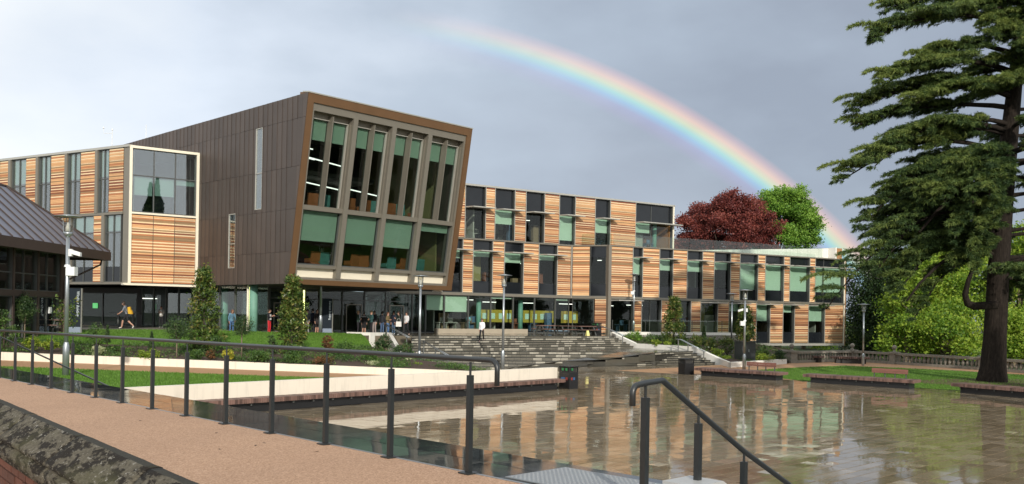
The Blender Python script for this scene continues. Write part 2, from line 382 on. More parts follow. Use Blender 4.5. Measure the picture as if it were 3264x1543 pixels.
# ------------------------------------------------------------------ plaza of wet pavers
W1A, W1B = Vector((-13.65, 24.7, 0)), Vector((2.15, 41., 0))
stepL = [at(1330, 0, 62.6 - .825 * i) for i in range(13)]
def zi(i): return TZ * (1 - i / 12)
SL = [Vector((v.x, v.y, zi(i))) for i, v in enumerate(stepL)]
SRu = [at(px, 1000, d) for px, d in ((1962, 72.3), (1973, 71.95), (1985, 71.6), (1997, 71.25), (2009, 70.9), (2021, 70.55))]
SRl = [at(px, 1000, d) for px, d in ((2210, 65.9), (2224, 65.6), (2238, 65.3), (2252, 65.0), (2267, 64.7), (2281, 64.4), (2286, 64.1))]
for i, v in enumerate(SRu): v.z = zi(i)
for i, v in enumerate(SRl): v.z = zi(6 + i)
PZ = [pq(4.4, 20.4), W1B + V(.3, 0, 0), V(1.5, 46.5, 0), SL[12], SRl[6] + V(.3, -.3, 0), V(17.5, 63.5, 0), V(24, 66, 0), V(33, 60, 0), V(36, 40, 0), V(34, 4, 0), pq(4.4, -9)]
def inside(x, y, P):
    c = False; j = len(P) - 1
    for i in range(len(P)):
        if (P[i].y > y) != (P[j].y > y) and x < (P[j].x - P[i].x) * (y - P[i].y) / (P[j].y - P[i].y) + P[i].x: c = not c
        j = i
    return c
mb = MB(); mb.add([(v.x, v.y, -.05) for v in PZ], [tuple(range(len(PZ)))]); plaza = structure(mb.build('plaza', M['joint']))
if plaza.data.polygons[0].normal.z < 0: plaza.data.flip_normals()
pav = []; RW = .40
qr = -10.
while qr < 34:                           # rows run along BP, stacked along AQ
    w = RW if random.random() < .75 else .3
    p = 4.4 + random.random() * .5
    while p < 66:
        ln = random.uniform(.35, .85); c = pq(p + ln / 2, qr + w / 2)
        if inside(c.x, c.y, PZ) and -.74 < c.x / max(c.y, .1) < .74: pav.append((p, p + ln, qr, qr + w))
        p += ln
    qr += w
def paver_pts(a, g=.006, amp=.0010, h_=.012):
    p0, p1, q0, q1 = a; c = [(p0 + g, q0 + h_), (p1 - g, q0 + h_), (p1 - g, q1 - h_), (p0 + g, q1 - h_)]
    tp, tq, h = random.gauss(0, amp), random.gauss(0, amp), random.gauss(0, .0008)
    zs = [h - tp, h + tp, h + tp + tq, h - tp + tq]
    tp_ = [pq(x, y, z) for (x, y), z in zip(c, zs)]; bt = [pq(x, y, -.045) for x, y in c]; return bt, tp_
pav.sort(key=lambda a: (pq((a[0] + a[1]) / 2, (a[2] + a[3]) / 2)).length)
vis = [a for a in pav if abs((pq((a[0] + a[1]) / 2, (a[2] + a[3]) / 2)).x / (pq((a[0] + a[1]) / 2, (a[2] + a[3]) / 2)).y) < .6 and pq((a[0] + a[1]) / 2, (a[2] + a[3]) / 2).y > 14.5]
near = set(vis[:300])
vs = []; tint = []
for a in pav:
    bt, tp = paver_pts(a)
    if a in near:
        mb = MB(); mb.hexa(bt + tp); mb.build('paver', M['paver_o'], plaza)
    else:
        tv = min(1, max(0, random.gauss(.45, .2)))
        for f in ((tp[0], tp[1], tp[2], tp[3]), (bt[0], bt[1], tp[1], tp[0]), (bt[1], bt[2], tp[2], tp[1]), (bt[2], bt[3], tp[3], tp[2]), (bt[3], bt[0], tp[0], tp[3])):
            vs += [tuple(x) for x in f]; tint.append(tv)
o = stuff(link('paving', fast_mesh('paving', vs, 4, M['paver'], tint), plaza))
# ------------------------------------------------------------------ terrace, broad steps with the diagonal ramp
RA, RB = V(8.79, 79.5, 0), V(35., 93.2, 0)           # right wing facade line
RF = Fac(RA, RB); MF = Fac((-2 - .848 * 9, 76 - .53 * 9), (5.43, 80.64))
WWa = RF.p(-1.2, 0, 2.2); WWb = RF.p(RF.t(2338, 1060), 0, 2.2)
TP = [V(-46, 57, 0), V(-12, 57.5, 0), V(-9.8, 60.3, 0), SL[0] - V(0, 0, SL[0].z), SRu[0] - V(0, 0, SRu[0].z), WWa, WWb, RF.p(RF.t(2338, 1060), 0, -12), V(20, 125, 0), V(-46, 125, 0)]
mb = MB(); mb.prism(TP, -.5, TZ); structure(mb.build('terrace', M['terrace']))
mb = MB(); mb.prism([(-46, 50), (-26, 55.5), (-19.5, 57), (-16, 62), (-16, 75), (-46, 75)], 1.2, 1.95); structure(mb.build('forecourt', pm('pale_paving', (.26, .235, .20), .5, var=.12, scale=2)))
steps = thing('broad_steps', 'broad wet stone steps with a diagonal ramp climbing from plaza to terrace', 'steps', (3, 62, 0), world_parts=True)
M['riser_l'] = pm('dry_riser_stone', (.37, .345, .285), .6, var=.25, scale=3); M['riser_d'] = pm('wet_riser_stone', (.14, .13, .105), .35, var=.35, scale=3)
M['nosing'] = pm('dark_nosing', (.030, .030, .025), .35, var=.3)
def step_run(a, b, a2, b2, z, zb, tread_mat, blocks=True):
    """step with front edge a-b at height z, back edge a2-b2"""
    mb = MB(); poly = [(a.x, a.y), (b.x, b.y), (b2.x, b2.y), (a2.x, a2.y)]
    mb.prism(poly, zb - .3, z - .002); o = mb.build('step', tread_mat, steps)
    d = (b - a).normalized(); d.z = 0; n = Vector((d.y, -d.x, 0)); L = (b - a).length
    mb = MB(); f = lambda t, o_, zz: Vector((a.x, a.y, 0)) + d * t + n * o_ + Vector((0, 0, zz))
    mb.hexa([f(0, .03, z - .045), f(L, .03, z - .045), f(L, -.10, z - .045), f(0, -.10, z - .045), f(0, .03, z + .003), f(L, .03, z + .003), f(L, -.10, z + .003), f(0, -.10, z + .003)])
    mb.build('nosing', M['nosing'], o)
    mb = MB(); x = 0
    h = z - .05 - zb
    if blocks and h > .03:
        while x < L:
            w = min(random.uniform(.16, .75), L - x)
            if w > .05:
                e = random.uniform(.006, .016); mi = 0 if random.random() < blocks else 1
                mb.hexa([f(x + .012, e, zb + .004), f(x + w - .012, e, zb + .004), f(x + w - .012, 0, zb + .004), f(x + .012, 0, zb + .004), f(x + .012, e, z - .05), f(x + w - .012, e, z - .05), f(x + w - .012, 0, z - .05), f(x + .012, 0, z - .05)], mi)
            x += w
        mb.build('riser_stones', [M['riser_l'], M['riser_d']], o)
ZL = zi(6)
for i in range(6):                           # upper flight, full width
    a, b = SL[i], SRu[i]; back = V(-.6, 1.1, 0)
    a2, b2 = (a + back, b + back) if i == 0 else (SL[i - 1], SRu[i - 1])
    step_run(a, b, a2, b2, zi(i), zi(i + 1), M['stepdark'], .72 - .06 * i)
# landing and lower-left flight, cut off by the ramp
DG = [G(px, py, zi(6 + k)) for k, (px, py) in enumerate(((1979, 1121.5), (1940, 1130), (1873, 1140), (1793, 1151), (1720, 1160), (1650, 1169), (1600, 1178)))]
NE = [G(px, py, zi(6 + k)) for k, (px, py) in enumerate(((2088, 1124), (2036, 1131), (1983, 1138.5), (1930, 1146), (1878, 1153), (1825, 1160), (1773, 1167)))]
mb = MB(); P = [SL[5], SRu[5], SRl[0], NE[0], DG[0], SL[6]]
mb.prism([(v.x, v.y) for v in P][::-1], -.2, ZL - .001); lo = mb.build('landing', M['stepdark'], steps)
for i in range(6, 12):
    k = i - 6; a, b = SL[i], DG[k]; a2, b2 = (SL[5], DG[0] + (SL[5] - SL[6])) if k == 0 else (SL[i - 1], DG[k - 1])
    if k == 0: a2, b2 = a + V(-.3, .6, 0), b + V(-.3, .6, 0)
    step_run(a, b, a2, b2, zi(i), zi(i + 1), M['stepdark'], .5 - .07 * k)
mb = MB()
for k in range(6): mb.quad(DG[k] + V(0, 0, .001), DG[k + 1] + V(0, 0, .001), NE[k + 1] + V(0, 0, .001), NE[k] + V(0, 0, .001))
ro = mb.build('ramp_surface', M['stepdark'], steps)
if ro.data.polygons[0].normal.z < 0: ro.data.flip_normals()
for k in range(6):                           # lower-right flight
    a, b = NE[k], SRl[k]; a2, b2 = (NE[0] + V(-.2, .8, 0), SRl[0] + V(-.4, .7, 0)) if k == 0 else (NE[k - 1], SRl[k - 1])
    step_run(a, b, a2, b2, zi(6 + k), zi(7 + k), M['stepdark'], .35)
def ribbon(name, pts, z0, w, mat, label, cat, cap=.0):
    """low wall of width w following pts (x, y, ztop), bottom z0 (list or number), built from mitred lengths"""
    P = [Vector(p) for p in pts]; n = len(P); off = []
    for i in range(n):
        d = (P[min(i + 1, n - 1)] - P[max(i - 1, 0)]); d.z = 0; d.normalize(); off.append(Vector((-d.y, d.x, 0)) * w)
    mb = MB()
    for i in range(n - 1):
        a, b = P[i], P[i + 1]; za, zb = (z0[i], z0[i + 1]) if isinstance(z0, (list, tuple)) else (z0, z0)
        c = [(a, za), (b, zb), (b + off[i + 1], zb), (a + off[i], za)]
        mb.hexa([(v.x, v.y, z) for v, z in c] + [tuple(a), tuple(b), tuple(b + off[i + 1]), tuple(a + off[i])])
    o = mb.build(name, mat); return tag(o, label, cat)
# right-hand stringer wall: follows the steps, levels at the landing, drops to the plaza and runs to the balustrade
sr = [G(1950, 1061, 1.93), SRu[0] + V(.05, .0, .12), SRu[5] + V(.15, -.1, .2), SRl[0] + V(.1, .3, .32), SRl[6] + V(.2, 0, .42), G(2330, 1172, 0) + V(0, 0, .36), G(2508, 1160, 0) + V(0, 0, .36)]
ribbon('stringer_wall', sr, -.1, .28, M['white'], 'pale stepped low wall holding the planting right of the broad steps', 'wall')
wl = [V(-11.3, 60.6, 1.98), V(-9.6, 60.2, 1.98), SL[0] + V(-1.6, -.6, .2), SL[6] + V(-1., -.2, .28), SL[12] + V(-.4, -.3, .25)]
ribbon('stringer_wall', wl, -.1, .28, M['white'], 'pale sloping low wall on the left edge of the broad steps', 'wall')
o = MB(); RF.box(o, -1.2, RF.t(2338, 1060), .2, 2.0, 2.2, 1.95); tag(o.build('retaining_wall', M['white']), 'white retaining wall under the glass balustrade behind the right shrubs', 'wall')
gb = thing('glass_balustrade', 'clear glass balustrade on the white wall before the right wing', 'balustrade', RF.p(6, 2.0, 2.1), world_parts=True)
tt = [-1.1 + (RF.t(2345, 1060) + 1.1) * i / 9 for i in range(10)]
for a, b in zip(tt, tt[1:]):
    mb = MB(); RF.box(mb, a + .03, b - .03, 2.02, 3.08, 2.1, 2.085); mb.build('pane', M['glass_clear'], gb)
    mb = MB(); RF.box(mb, a - .02, a + .02, 2.0, 3.05, 2.075, 2.03); mb.build('post', M['mull'], gb)
# ------------------------------------------------------------------ left slopes: upper lawn, bed, cream walls, path, lower lawn
crest = [at(px, py, d) for px, py, d in ((-260, 1050, 50), (150, 1052, 52), (420, 1050, 56), (640, 1052, 56.5), (850, 1058, 57), (1060, 1061, 58.5), (1150, 1064, 59.3))]
mid = [at(px, py, d) for px, py, d in ((-260, 1085, 45), (150, 1092, 46), (420, 1100, 47), (640, 1104, 47.5), (850, 1106, 49), (1060, 1112, 51), (1185, 1104, 56))]
W2 = [V(-33, 36.5, 1.75), V(-22.6, 39.5, 1.31), V(-11.6, 42.75, .83), V(-.6, 46., .36), V(-.3, 47.2, .30)]
bed_near = [v + V(0, .25, -.06) for v in W2[:4]] + [SL[12] + V(-.7, 0, .12)]
structure(loft('upper_lawn', crest, mid, 30, 8, M['turf'], .12))
structure(loft('planting_bed', mid + [SL[8] + V(-1.3, .2, .15)], bed_near, 40, 8, M['soil'], .05, .04))
mb = MB(); mb.prism([(-46, 50.2), (-30, 50), (-20.5, 53.5), (-15, 56.3), (-11, 58.3), (-9.5, 60.5), (-12, 63), (-46, 63)], 1., 1.78); structure(mb.build('terrace_edge', M['terrace']))
ribbon('bed_wall', W2, [z - .55 for z in (1.75, 1.31, .83, .36, .3)], .26, M['cream'], 'long cream retaining wall along the foot of the left shrub bed', 'wall')
base2 = [v + V(0, 0, -.36) for v in W2[:4]]
pathn = [V(-30, 31, 1.3), V(-20.6, 35.6, .95), V(-9.8, 39.2, .45), V(1.6, 42.6, .004), V(3, 46, .004)]
structure(loft('garden_path', base2 + [V(-.2, 47.4, .003)], pathn, 30, 4, M['resin_far']))
lawn2 = [V(-33, 28.5, .95), V(-23.5, 35. - 2.5, .93), W1A + V(-.2, .3, .9), V(-6, 32.9, .84), V(1.6, 41.2, .3)]
structure(loft('lower_lawn', pathn[:4], lawn2, 40, 6, M['turf'], .04))
mb = MB(); d = (W1B - W1A).normalized(); n = Vector((d.y, -d.x, 0))
mb.hexa([W1A + V(0, 0, -.3), W1B + V(0, 0, -.3), W1B - n * .3 + V(0, 0, -.3), W1A - n * .3 + V(0, 0, -.3), W1A + V(0, 0, .96), W1B + V(0, 0, .96), W1B - n * .3 + V(0, 0, .96), W1A - n * .3 + V(0, 0, .96)])
tag(mb.build('bench_wall', M['cream']), 'cream rendered wall behind the long timber bench on the plaza', 'wall')
# right side: path, lawn, mulch
mb = MB(); mb.add([G(px, py, .003) for px, py in ((1965, 1181), (2150, 1172), (2300, 1163), (2520, 1157), (2700, 1150), (2860, 1160), (3264, 1185), (3500, 1200), (3500, 1240), (2900, 1225), (2500, 1210), (2215, 1194), (2060, 1187))], [tuple(range(13))])
o = structure(mb.build('resin_path', M['resin_far']))
if o.data.polygons[0].normal.z < 0: o.data.flip_normals()
lawn_pts = [G(px, py, .012) for px, py in ((2390, 1181), (2480, 1175), (2570, 1170), (2690, 1166), (2850, 1172), (3050, 1182), (3264, 1195), (3600, 1215), (3600, 1270), (3264, 1255), (3035, 1243), (2910, 1236), (2720, 1225), (2560, 1214), (2500, 1207), (2440, 1193))]
mb = MB(); mb.add(lawn_pts, [tuple(range(len(lawn_pts)))]); o = structure(mb.build('right_lawn', M['turf']))
if o.data.polygons[0].normal.z < 0: o.data.flip_normals()
mul = [G(px, py, .02) for px, py in ((2920, 1213), (3000, 1208), (3150, 1206), (3400, 1212), (3400, 1238), (3264, 1236), (3050, 1228), (2950, 1222))]
mb = MB(); mb.add(mul, [tuple(range(len(mul)))]); o = structure(mb.build('mulch_patch', pm('needle_litter', (.10, .055, .03), .95, var=.4, scale=5, bump=.5)))
if o.data.polygons[0].normal.z < 0: o.data.flip_normals()
# right planting bed behind the stringer wall
bedA = [WWa + V(0, 0, 1.7), RF.p(6, 1.5, 2.2), RF.p(RF.t(2338, 1060), 1.0, 2.2), RF.p(RF.t(2520, 1060), .3, 1.)]
bedB = [v + V(.12, .25, -.08) for v in (sr[1], sr[2], sr[3], sr[4], sr[5], sr[6])]
structure(loft('right_bed', bedA, bedB, 30, 6, M['soil'], .0, .03))
# blades over the lawns
def blades(name, surf, count, h, mat):
    me = surf.data; P = np.array([v.co[:] for v in me.vertices]); me.calc_loop_triangles()
    T = np.array([t.vertices[:] for t in me.loop_triangles]); a, b, c = P[T[:, 0]], P[T[:, 1]], P[T[:, 2]]
    ar = np.linalg.norm(np.cross(b - a, c - a), axis=1); dist = np.linalg.norm((a + b + c) / 3, axis=1); w = ar / dist ** 1.2; idx = RNG.choice(len(T), count, p=w / w.sum())
    r1 = np.sqrt(RNG.random(count))[:, None]; r2 = RNG.random(count)[:, None]
    p = a[idx] * (1 - r1) + b[idx] * r1 * (1 - r2) + c[idx] * r1 * r2
    th = RNG.random(count) * 2 * pi; hh = h * RNG.uniform(.5, 1.2, count); w_ = hh * .22
    dx = np.stack([np.cos(th), np.sin(th), 0 * th], 1) * w_[:, None]; tip = p + np.stack([RNG.normal(0, .35, count) * hh, RNG.normal(0, .35, count) * hh, hh], 1)
    vs = np.stack([p - dx, p + dx, tip], 1).reshape(-1, 3)
    o = stuff(link(name, fast_mesh(name, vs, 3, mat, RNG.random(count)))); tag(o, {'lower_grass': 'short mown grass between cream wall and path on the left', 'upper_grass': 'mown grass on the bank above the left shrub bed', 'right_grass': 'mown grass behind the timber platform benches under the cedar'}[name], 'grass'); return o
M['blade'] = leafmat('grass_blade', [(0, (.06, .14, .014)), (.5, (.095, .20, .022)), (1, (.14, .26, .04))], .6, .2)
blades('lower_grass', bpy.data.objects['lower_lawn'], 45000, .06, M['blade'])
blades('upper_grass', bpy.data.objects['upper_lawn'], 30000, .07, M['blade'])
blades('right_grass', bpy.data.objects['right_lawn'], 45000, .06, M['blade'])
# ------------------------------------------------------------------ terracotta-striped facades
random.seed(11)
STRIP = []; zz = 0.
k_ = 0
while zz < 16:                                  # light and dark bars by turns, a few odd ones
    h = random.choice((.085, .10, .115)) if k_ % 2 else random.choice((.065, .085, .10))
    c = random.choice((0, 0, 1, 0, 1, 4)) if k_ % 2 == 0 else random.choice((3, 2, 3, 2, 4, 1, 3))
    STRIP.append((zz, zz + h, c)); zz += h; k_ += 1
def striped(fac, t0, t1, z0, z1, parent, o=0.):
    mb = MB(); fac.box(mb, t0, t1, z0, z1, o, o - .12, 5)
    for a, b, c in STRIP:
        a, b = max(a, z0 + .03), min(b, z1 - .03)
        if b - a < .03: continue
        fac.box(mb, t0 + .015, t1 - .015, a + .006, b - .006, o + .03 + .012 * (c % 2), o + .001, c)
    return mb.build('striped_panel', TM + [M['mull']], parent)
def frame_line(fac, t, z0, z1, parent, o=.06, w=.05, mat='alu_l'):
    mb = MB(); fac.box(mb, t - w / 2, t + w / 2, z0, z1, o, -.05); return mb.build('trim', M[mat], parent)
def window(fac, t0, t1, z0, z1, parent, sp_top=0., sp_bot=0., blind=0., shade=None, mull=(), rec=.28, glass='glass', transom=(), sky_top=False):
    """recessed window: reveals, glass, dark spandrels above and below, roller blind (share of clear glass), sunshade"""
    w = None
    mb = MB(); f = .05
    fac.box(mb, t0, t0 + f, z0, z1, .0, -rec - .05); fac.box(mb, t1 - f, t1, z0, z1, 0., -rec - .05)
    fac.box(mb, t0 + f, t1 - f, z1 - f, z1, -.005, -rec - .05); fac.box(mb, t0 + f, t1 - f, z0, z0 + f, -.005, -rec - .05)
    for m in mull: fac.box(mb, m - .03, m + .03, z0 + f, z1 - f, -rec + .06, -rec - .05)
    for m in transom: fac.box(mb, t0 + f, t1 - f, m - .03, m + .03, -rec + .05, -rec - .045)
    w = mb.build('window', M['mull'], parent)
    a, b = z0 + f, z1 - f
    if sp_top: 
        mb = MB(); fac.box(mb, t0 + f, t1 - f, b - sp_top, b, -rec + .015, -rec - .02); mb.build('spandrel', M['spandrel'], w); b -= sp_top
    if sp_bot:
        mb = MB(); fac.box(mb, t0 + f, t1 - f, a, a + sp_bot, -rec + .015, -rec - .02); mb.build('spandrel', M['spandrel'], w); a += sp_bot
    mb = MB(); fac.box(mb, t0 + f, t1 - f, a, b, -rec, -rec - .012); mb.build('pane', M[glass], w)
    if blind:
        mb = MB(); fac.box(mb, t0 + f + .03, t1 - f - .03, b - (b - a) * blind, b, -rec - .10, -rec - .115); mb.build('blind', M['blind'], w)
    if shade is not None:
        mb = MB(); zt = shade; e = .42
        A = [fac.p(t0 + .02, zt, -.05), fac.p(t1 + .30, zt, -.05 + .08), fac.p(t1 + .55, zt, .85), fac.p(t0 + .35, zt, .85)]
        if (fac.m.cross(fac.n)).z < 0: A = A[::-1]
        mb.hexa([v + V(0, 0, 0) for v in A] + [v + V(0, 0, .09) for v in A]); mb.build('sunshade', M['alu_l'], parent)
    return w
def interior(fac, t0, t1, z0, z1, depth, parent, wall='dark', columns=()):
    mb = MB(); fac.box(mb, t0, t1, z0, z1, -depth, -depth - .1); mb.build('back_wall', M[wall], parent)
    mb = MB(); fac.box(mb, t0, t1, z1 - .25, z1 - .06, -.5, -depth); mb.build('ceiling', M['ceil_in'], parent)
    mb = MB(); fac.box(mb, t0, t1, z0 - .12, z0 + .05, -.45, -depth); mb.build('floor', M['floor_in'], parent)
    for c in columns:
        mb = MB(); mb.lathe([(.22, z0), (.22, z1 - .25)], fac.p(c, 0, -1.2), 14); mb.build('column', M['teal_col'], parent, True)
M['tube'] = emit('lit_tube', (1, .96, .86), 2.2)
def tube_light(fac, t0, t1, z, o, parent):
    mb = MB(); fac.box(mb, t0, t1, z, z + .05, o, o - .09); mb.build('ceiling_light', M['tube'], parent)
Z1, Z2, Z3 = 5.03, 9.69, 14.31
# ------------------------------------------------------------------ middle wing
midw = thing('library_wing', 'long three-storey wing with orange striped cladding behind the brown box', 'building', MF.p(8, TZ), world_parts=True)
tx = lambda z_: MF.t(1440 + z_ / 3.045, 800)
# second floor
PN = [(-240, -150), (-25, 122), (322, 412), (605, 712), (893, 1037), (1192, 1385), (1532, 1780)]
for a, b in PN: striped(MF, tx(a) + .03, tx(b) - .03, Z2 + .08, Z3 - .1, midw)
W2nd = [(-150, -25, 0), (122, 322, 0.0), (412, 605, .47), (712, 893, 0), (1037, 1192, .86), (1385, 1532, .5)]
for i, (a, b, bl) in enumerate(W2nd):
    window(MF, tx(a), tx(b), Z2 + .06, Z3 - .1, midw, sp_top=1.72, blind=bl, shade=Z3 - 1.98)
    for e in (a, b): frame_line(MF, tx(e), Z2 + .06, Z3 - .08, midw)
rx = lambda z_: MF.t(1960 + z_ / 2.436, 760)
window(MF, rx(157), rx(447), Z2 + .06, Z3 - .1, midw, sp_top=1.75, blind=0, shade=Z3 - 2.0, mull=(rx(290),))
mb = MB(); MF.box(mb, rx(160), rx(287), Z2 + 1.75, Z3 - 1.9, -.38, -.40); mb.build('blind', M['blind'], midw)
frame_line(MF, rx(157), Z2 + .06, Z3, midw); frame_line(MF, rx(450), Z2, Z3 + .02, midw, .1, .14, 'offwhite')
tE = rx(457)
# first floor
for a, b in ((-480, -330), (-90 - 90, -90), (107, 207), (397, 510), (697, 845), (1025, 1158)): striped(MF, tx(a) + .03, tx(b) - .03, Z1 + .1, Z2 - .06, midw)
for a, b, bl in ((-330, -180, .3), (-90, 107, .30), (207, 397, .22), (510, 697, .36), (845, 1025, .22)):
    window(MF, tx(a), tx(b), Z1 + .1, Z2 - .04, midw, sp_top=.75, sp_bot=1.0, blind=bl, shade=Z2 - 1.02)
    for e in (a, b): frame_line(MF, tx(e), Z1 + .1, Z2 - .02, midw)
mb = MB(); MF.box(mb, tx(-600), tE, Z2 - .04, Z2 + .06, .10, -.5); mb.build('floor_band', M['alu'], midw)
mb = MB(); MF.box(mb, tx(-600), tx(1160), Z1 - .12, Z1 + .1, .12, -.5); mb.build('floor_band', M['alu'], midw)
mb = MB(); MF.box(mb, tx(-600), tE + .05, Z3 - .1, Z3 + .05, .10, -.6); mb.build('roof_edge', M['alu_l'], midw)
mb = MB(); MF.box(mb, tx(-600), tE, Z3 - .2, Z3 - .05, -.6, -14); mb.build('roof', M['alu'], midw)
mb = MB(); MF.box(mb, tE - .3, tE, Z2, Z3 - .1, -.35, -14); mb.build('end_wall', TM[2], midw)
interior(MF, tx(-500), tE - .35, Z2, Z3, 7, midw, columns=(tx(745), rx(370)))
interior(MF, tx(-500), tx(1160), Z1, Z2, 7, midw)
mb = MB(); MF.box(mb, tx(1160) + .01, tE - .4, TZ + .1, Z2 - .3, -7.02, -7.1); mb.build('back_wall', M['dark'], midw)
mb = MB(); MF.box(mb, tx(1158), tx(1166), Z1 - .1, Z2 + .02, .09, -.35); mb.build('corner_trim', M['alu_l'], midw)
for a, b, z in ((130, 185, 2.9), (200, 260, 2.9), (0 + 900, 960, 2.4)): tube_light(MF, tx(a), tx(b), Z2 + z, -3.5, midw)
for a, b in ((-300, -240), (860, 885), (950, 985)): tube_light(MF, tx(a), tx(b), Z1 + 3., -3.2, midw)
mb = MB(); MF.box(mb, tx(285), tx(385), Z1 + .3, Z1 + 3.6, -1.8, -1.9); mb.build('inner_wall', M['olive'], midw)
# ground floor glazing
gx = lambda z_: MF.t(1400 + z_ / 2.1, 1000)
ml = [-500, -330, -180, -90, 35, 195, 345, 495, 638, 777, 870]
for a, b in zip(ml, ml[1:]):
    window(MF, gx(a) + .01, gx(b) - .01, TZ, Z1 - .13, midw, blind={35: .46, -90: .42, 345: .05, 777: .05}.get(a, 0), rec=.08, sp_bot=.12)
interior(MF, gx(-520), gx(1000), TZ, Z1 - .1, 6.5, midw, columns=(gx(310), gx(592)))
for x in (200, 262): tube_light(MF, gx(x), gx(x + 50), 4.55, -2.2, midw)
for x in (385, 500 + 140, 905): tube_light(MF, gx(x), gx(x + 90), 4.4, -2.4, midw)
for a, b in ((350, 570), (640, 845), (900, 1010)):
    bd = MB(); MF.box(bd, gx(a), gx(b), 2.65, 3.75, -1.9, -2.0); bo = bd.build('pin_board', M['pin'], midw)
    n_ = 4 if b - a > 150 else 2
    for i in range(n_):
        c = gx(a) + (gx(b) - gx(a)) * (i + .5) / n_; mb = MB(); MF.box(mb, c - .22, c + .22, 2.95, 3.45, -1.88, -1.9); mb.build('picture', M['pic'], bo)
mb = MB(); MF.box(mb, gx(-60), gx(545), TZ, TZ + .36, 1.2, .75); tag(mb.build('stone_bench', M['bench_stone']), 'long pale stone bench below the ground floor windows on the terrace', 'bench')
# angled return face between the wings
AF = Fac((5.43, 80.64), (8.55, 79.58)); AF.n = Vector((-abs(AF.m.y) if AF.m.y > 0 else AF.m.y, -abs(AF.m.x), 0)).normalized()
ax = lambda z_: AF.t(1440 + z_ / 3.045, 800)
striped(AF, .02, ax(1342), Z1 + .1, Z2 - .06, midw)
window(AF, ax(1348), AF.len, Z1 + .1, Z2 - .04, midw, sp_top=.95, sp_bot=1.05, rec=.05)
window(AF, .05, AF.len * .62, TZ, Z1 - .15, midw, rec=.05); striped(AF, AF.len * .65, AF.len, TZ + .05, Z1 - .1, midw)
mb = MB(); AF.box(mb, 0, AF.len + .1, Z2 - .04, Z2 + .07, .07, -3); mb.build('floor_band', M['alu'], midw)
mb = MB(); AF.box(mb, 0, AF.len, Z1 - .12, Z1 + .1, .07, -2); mb.build('floor_band', M['alu'], midw)
for z in (Z1 + 3.4,): tube_light(AF, 2.0, 2.4, z, -1.3, midw)
# ------------------------------------------------------------------ right wing
rw = thing('library_wing', 'lower right wing with striped cladding, green blinds and a glass roof rail', 'building', RF.p(15, .8), world_parts=True)
ex = lambda z_: RF.t(1960 + z_ / 2.436, 850)
mb = MB(); RF.box(mb, -.28, .02, .9, Z2 + .06, .1, -.4); mb.build('corner_post', M['alu'], rw)
tR = RF.t(2692, 900)
PR = [(-34, 138), (215, 345), (450, 560), (680, 770), (897, 970), (1110, 1167), (1312, 1357), (1513, 1555)]
for a, b in PR: striped(RF, ex(a) + .03, ex(b) - .03, Z1 + .08, Z2 - .06, rw)
WR = [(138, 215, .62), (345, 450, .42), (560, 680, .42), (770, 897, .3), (970, 1110, .995), (1167, 1312, .995), (1357, 1513, .995)]
for a, b, bl in WR:
    window(RF, ex(a), ex(b), Z1 + .08, Z2 - .04, rw, sp_top=.8, sp_bot=1.05, blind=bl, shade=Z2 - 1.0)
    for e in (a, b): frame_line(RF, ex(e), Z1 + .08, Z2 - .02, rw)
window(RF, ex(1555), ex(1780), Z1 + .08, Z2 - .04, rw, sp_top=.8, sp_bot=1.05, blind=.995, shade=Z2 - 1.0, mull=(ex(1634),))
frame_line(RF, ex(1555), Z1 + .08, Z2, rw); frame_line(RF, ex(1783), .9, Z2, rw, .06, .12, 'offwhite')
ZB = .8
PL = [(150, 212), (365, 432), (432, 508), (595, 670), (803, 890), (985, 1103), (1210, 1310), (1400, 1508), (1635, 1778)]
for a, b in PL:
    striped(RF, ex(a) + .03, ex(b) - .03, (TZ if b < 960 else ZB) + .12, Z1 - .1, rw)
WL = [(-30, 150, 0, 0), (212, 365, 0, 0), (508, 595, 0, 0), (670, 803, 0, 0), (890, 985, .28, 0), (1103, 1210, .62, 1.1), (1310, 1400, .30, 1.1), (1508, 1635, .60, 1.1)]
for a, b, bl, sb in WL:
    window(RF, ex(a), ex(b), (TZ if b < 960 + 30 else ZB) + .1, Z1 - .1, rw, sp_bot=sb, blind=bl, shade=(Z1 - .28) if a in (-30, 670, 890, 1103, 1310, 1508) else None, mull=((ex(a) + ex(b)) / 2,) if a == 212 else ())
    for e in (a, b): frame_line(RF, ex(e), (TZ if b < 990 else ZB) + .1, Z1 - .1, rw)
mb = MB(); RF.box(mb, .03, tR, Z2 - .04, Z2 + .07, .10, -.5); mb.build('roof_edge', M['alu'], rw)
mb = MB(); RF.box(mb, .03, tR, Z1 - .1, Z1 + .08, .10, -.5); mb.build('floor_band', M['alu'], rw)
mb = MB(); RF.box(mb, ex(960), tR, ZB - .12, ZB + .1, .10, -12); mb.build('base_slab', M['alu_l'], rw)
mb = MB(); RF.box(mb, .1, tR - .1, Z2 - .1, Z2 - .01, -.5, -14); mb.build('roof', M['alu'], rw)
mb = MB(); RF.box(mb, tR - .02, tR + .35, ZB - .1, Z2 + .02, -.12, -14); mb.build('end_wall', pm('timber_end', (.36, .19, .085), .6, var=.15, scale=1.5), rw, label='plain timber-coloured end wall')
interior(RF, .2, tR - .1, Z1, Z2, 7, rw, columns=(ex(370), ex(790)))
interior(RF, .2, ex(960), TZ, Z1, 7, rw); interior(RF, ex(960), tR - .1, ZB, Z1, 7, rw)
for a, b, z in ((-20, 60, 4.4), (20, 120, 4.3), (225, 260, 4.4), (300, 350, 4.4), (520, 560, 4.4)): tube_light(RF, ex(a), ex(b), z, -2.6, rw)
mb = MB(); RF.box(mb, ex(735), ex(790), TZ + .2, 4.6, -1.6, -1.7); mb.build('inner_wall', M['olive'], rw)
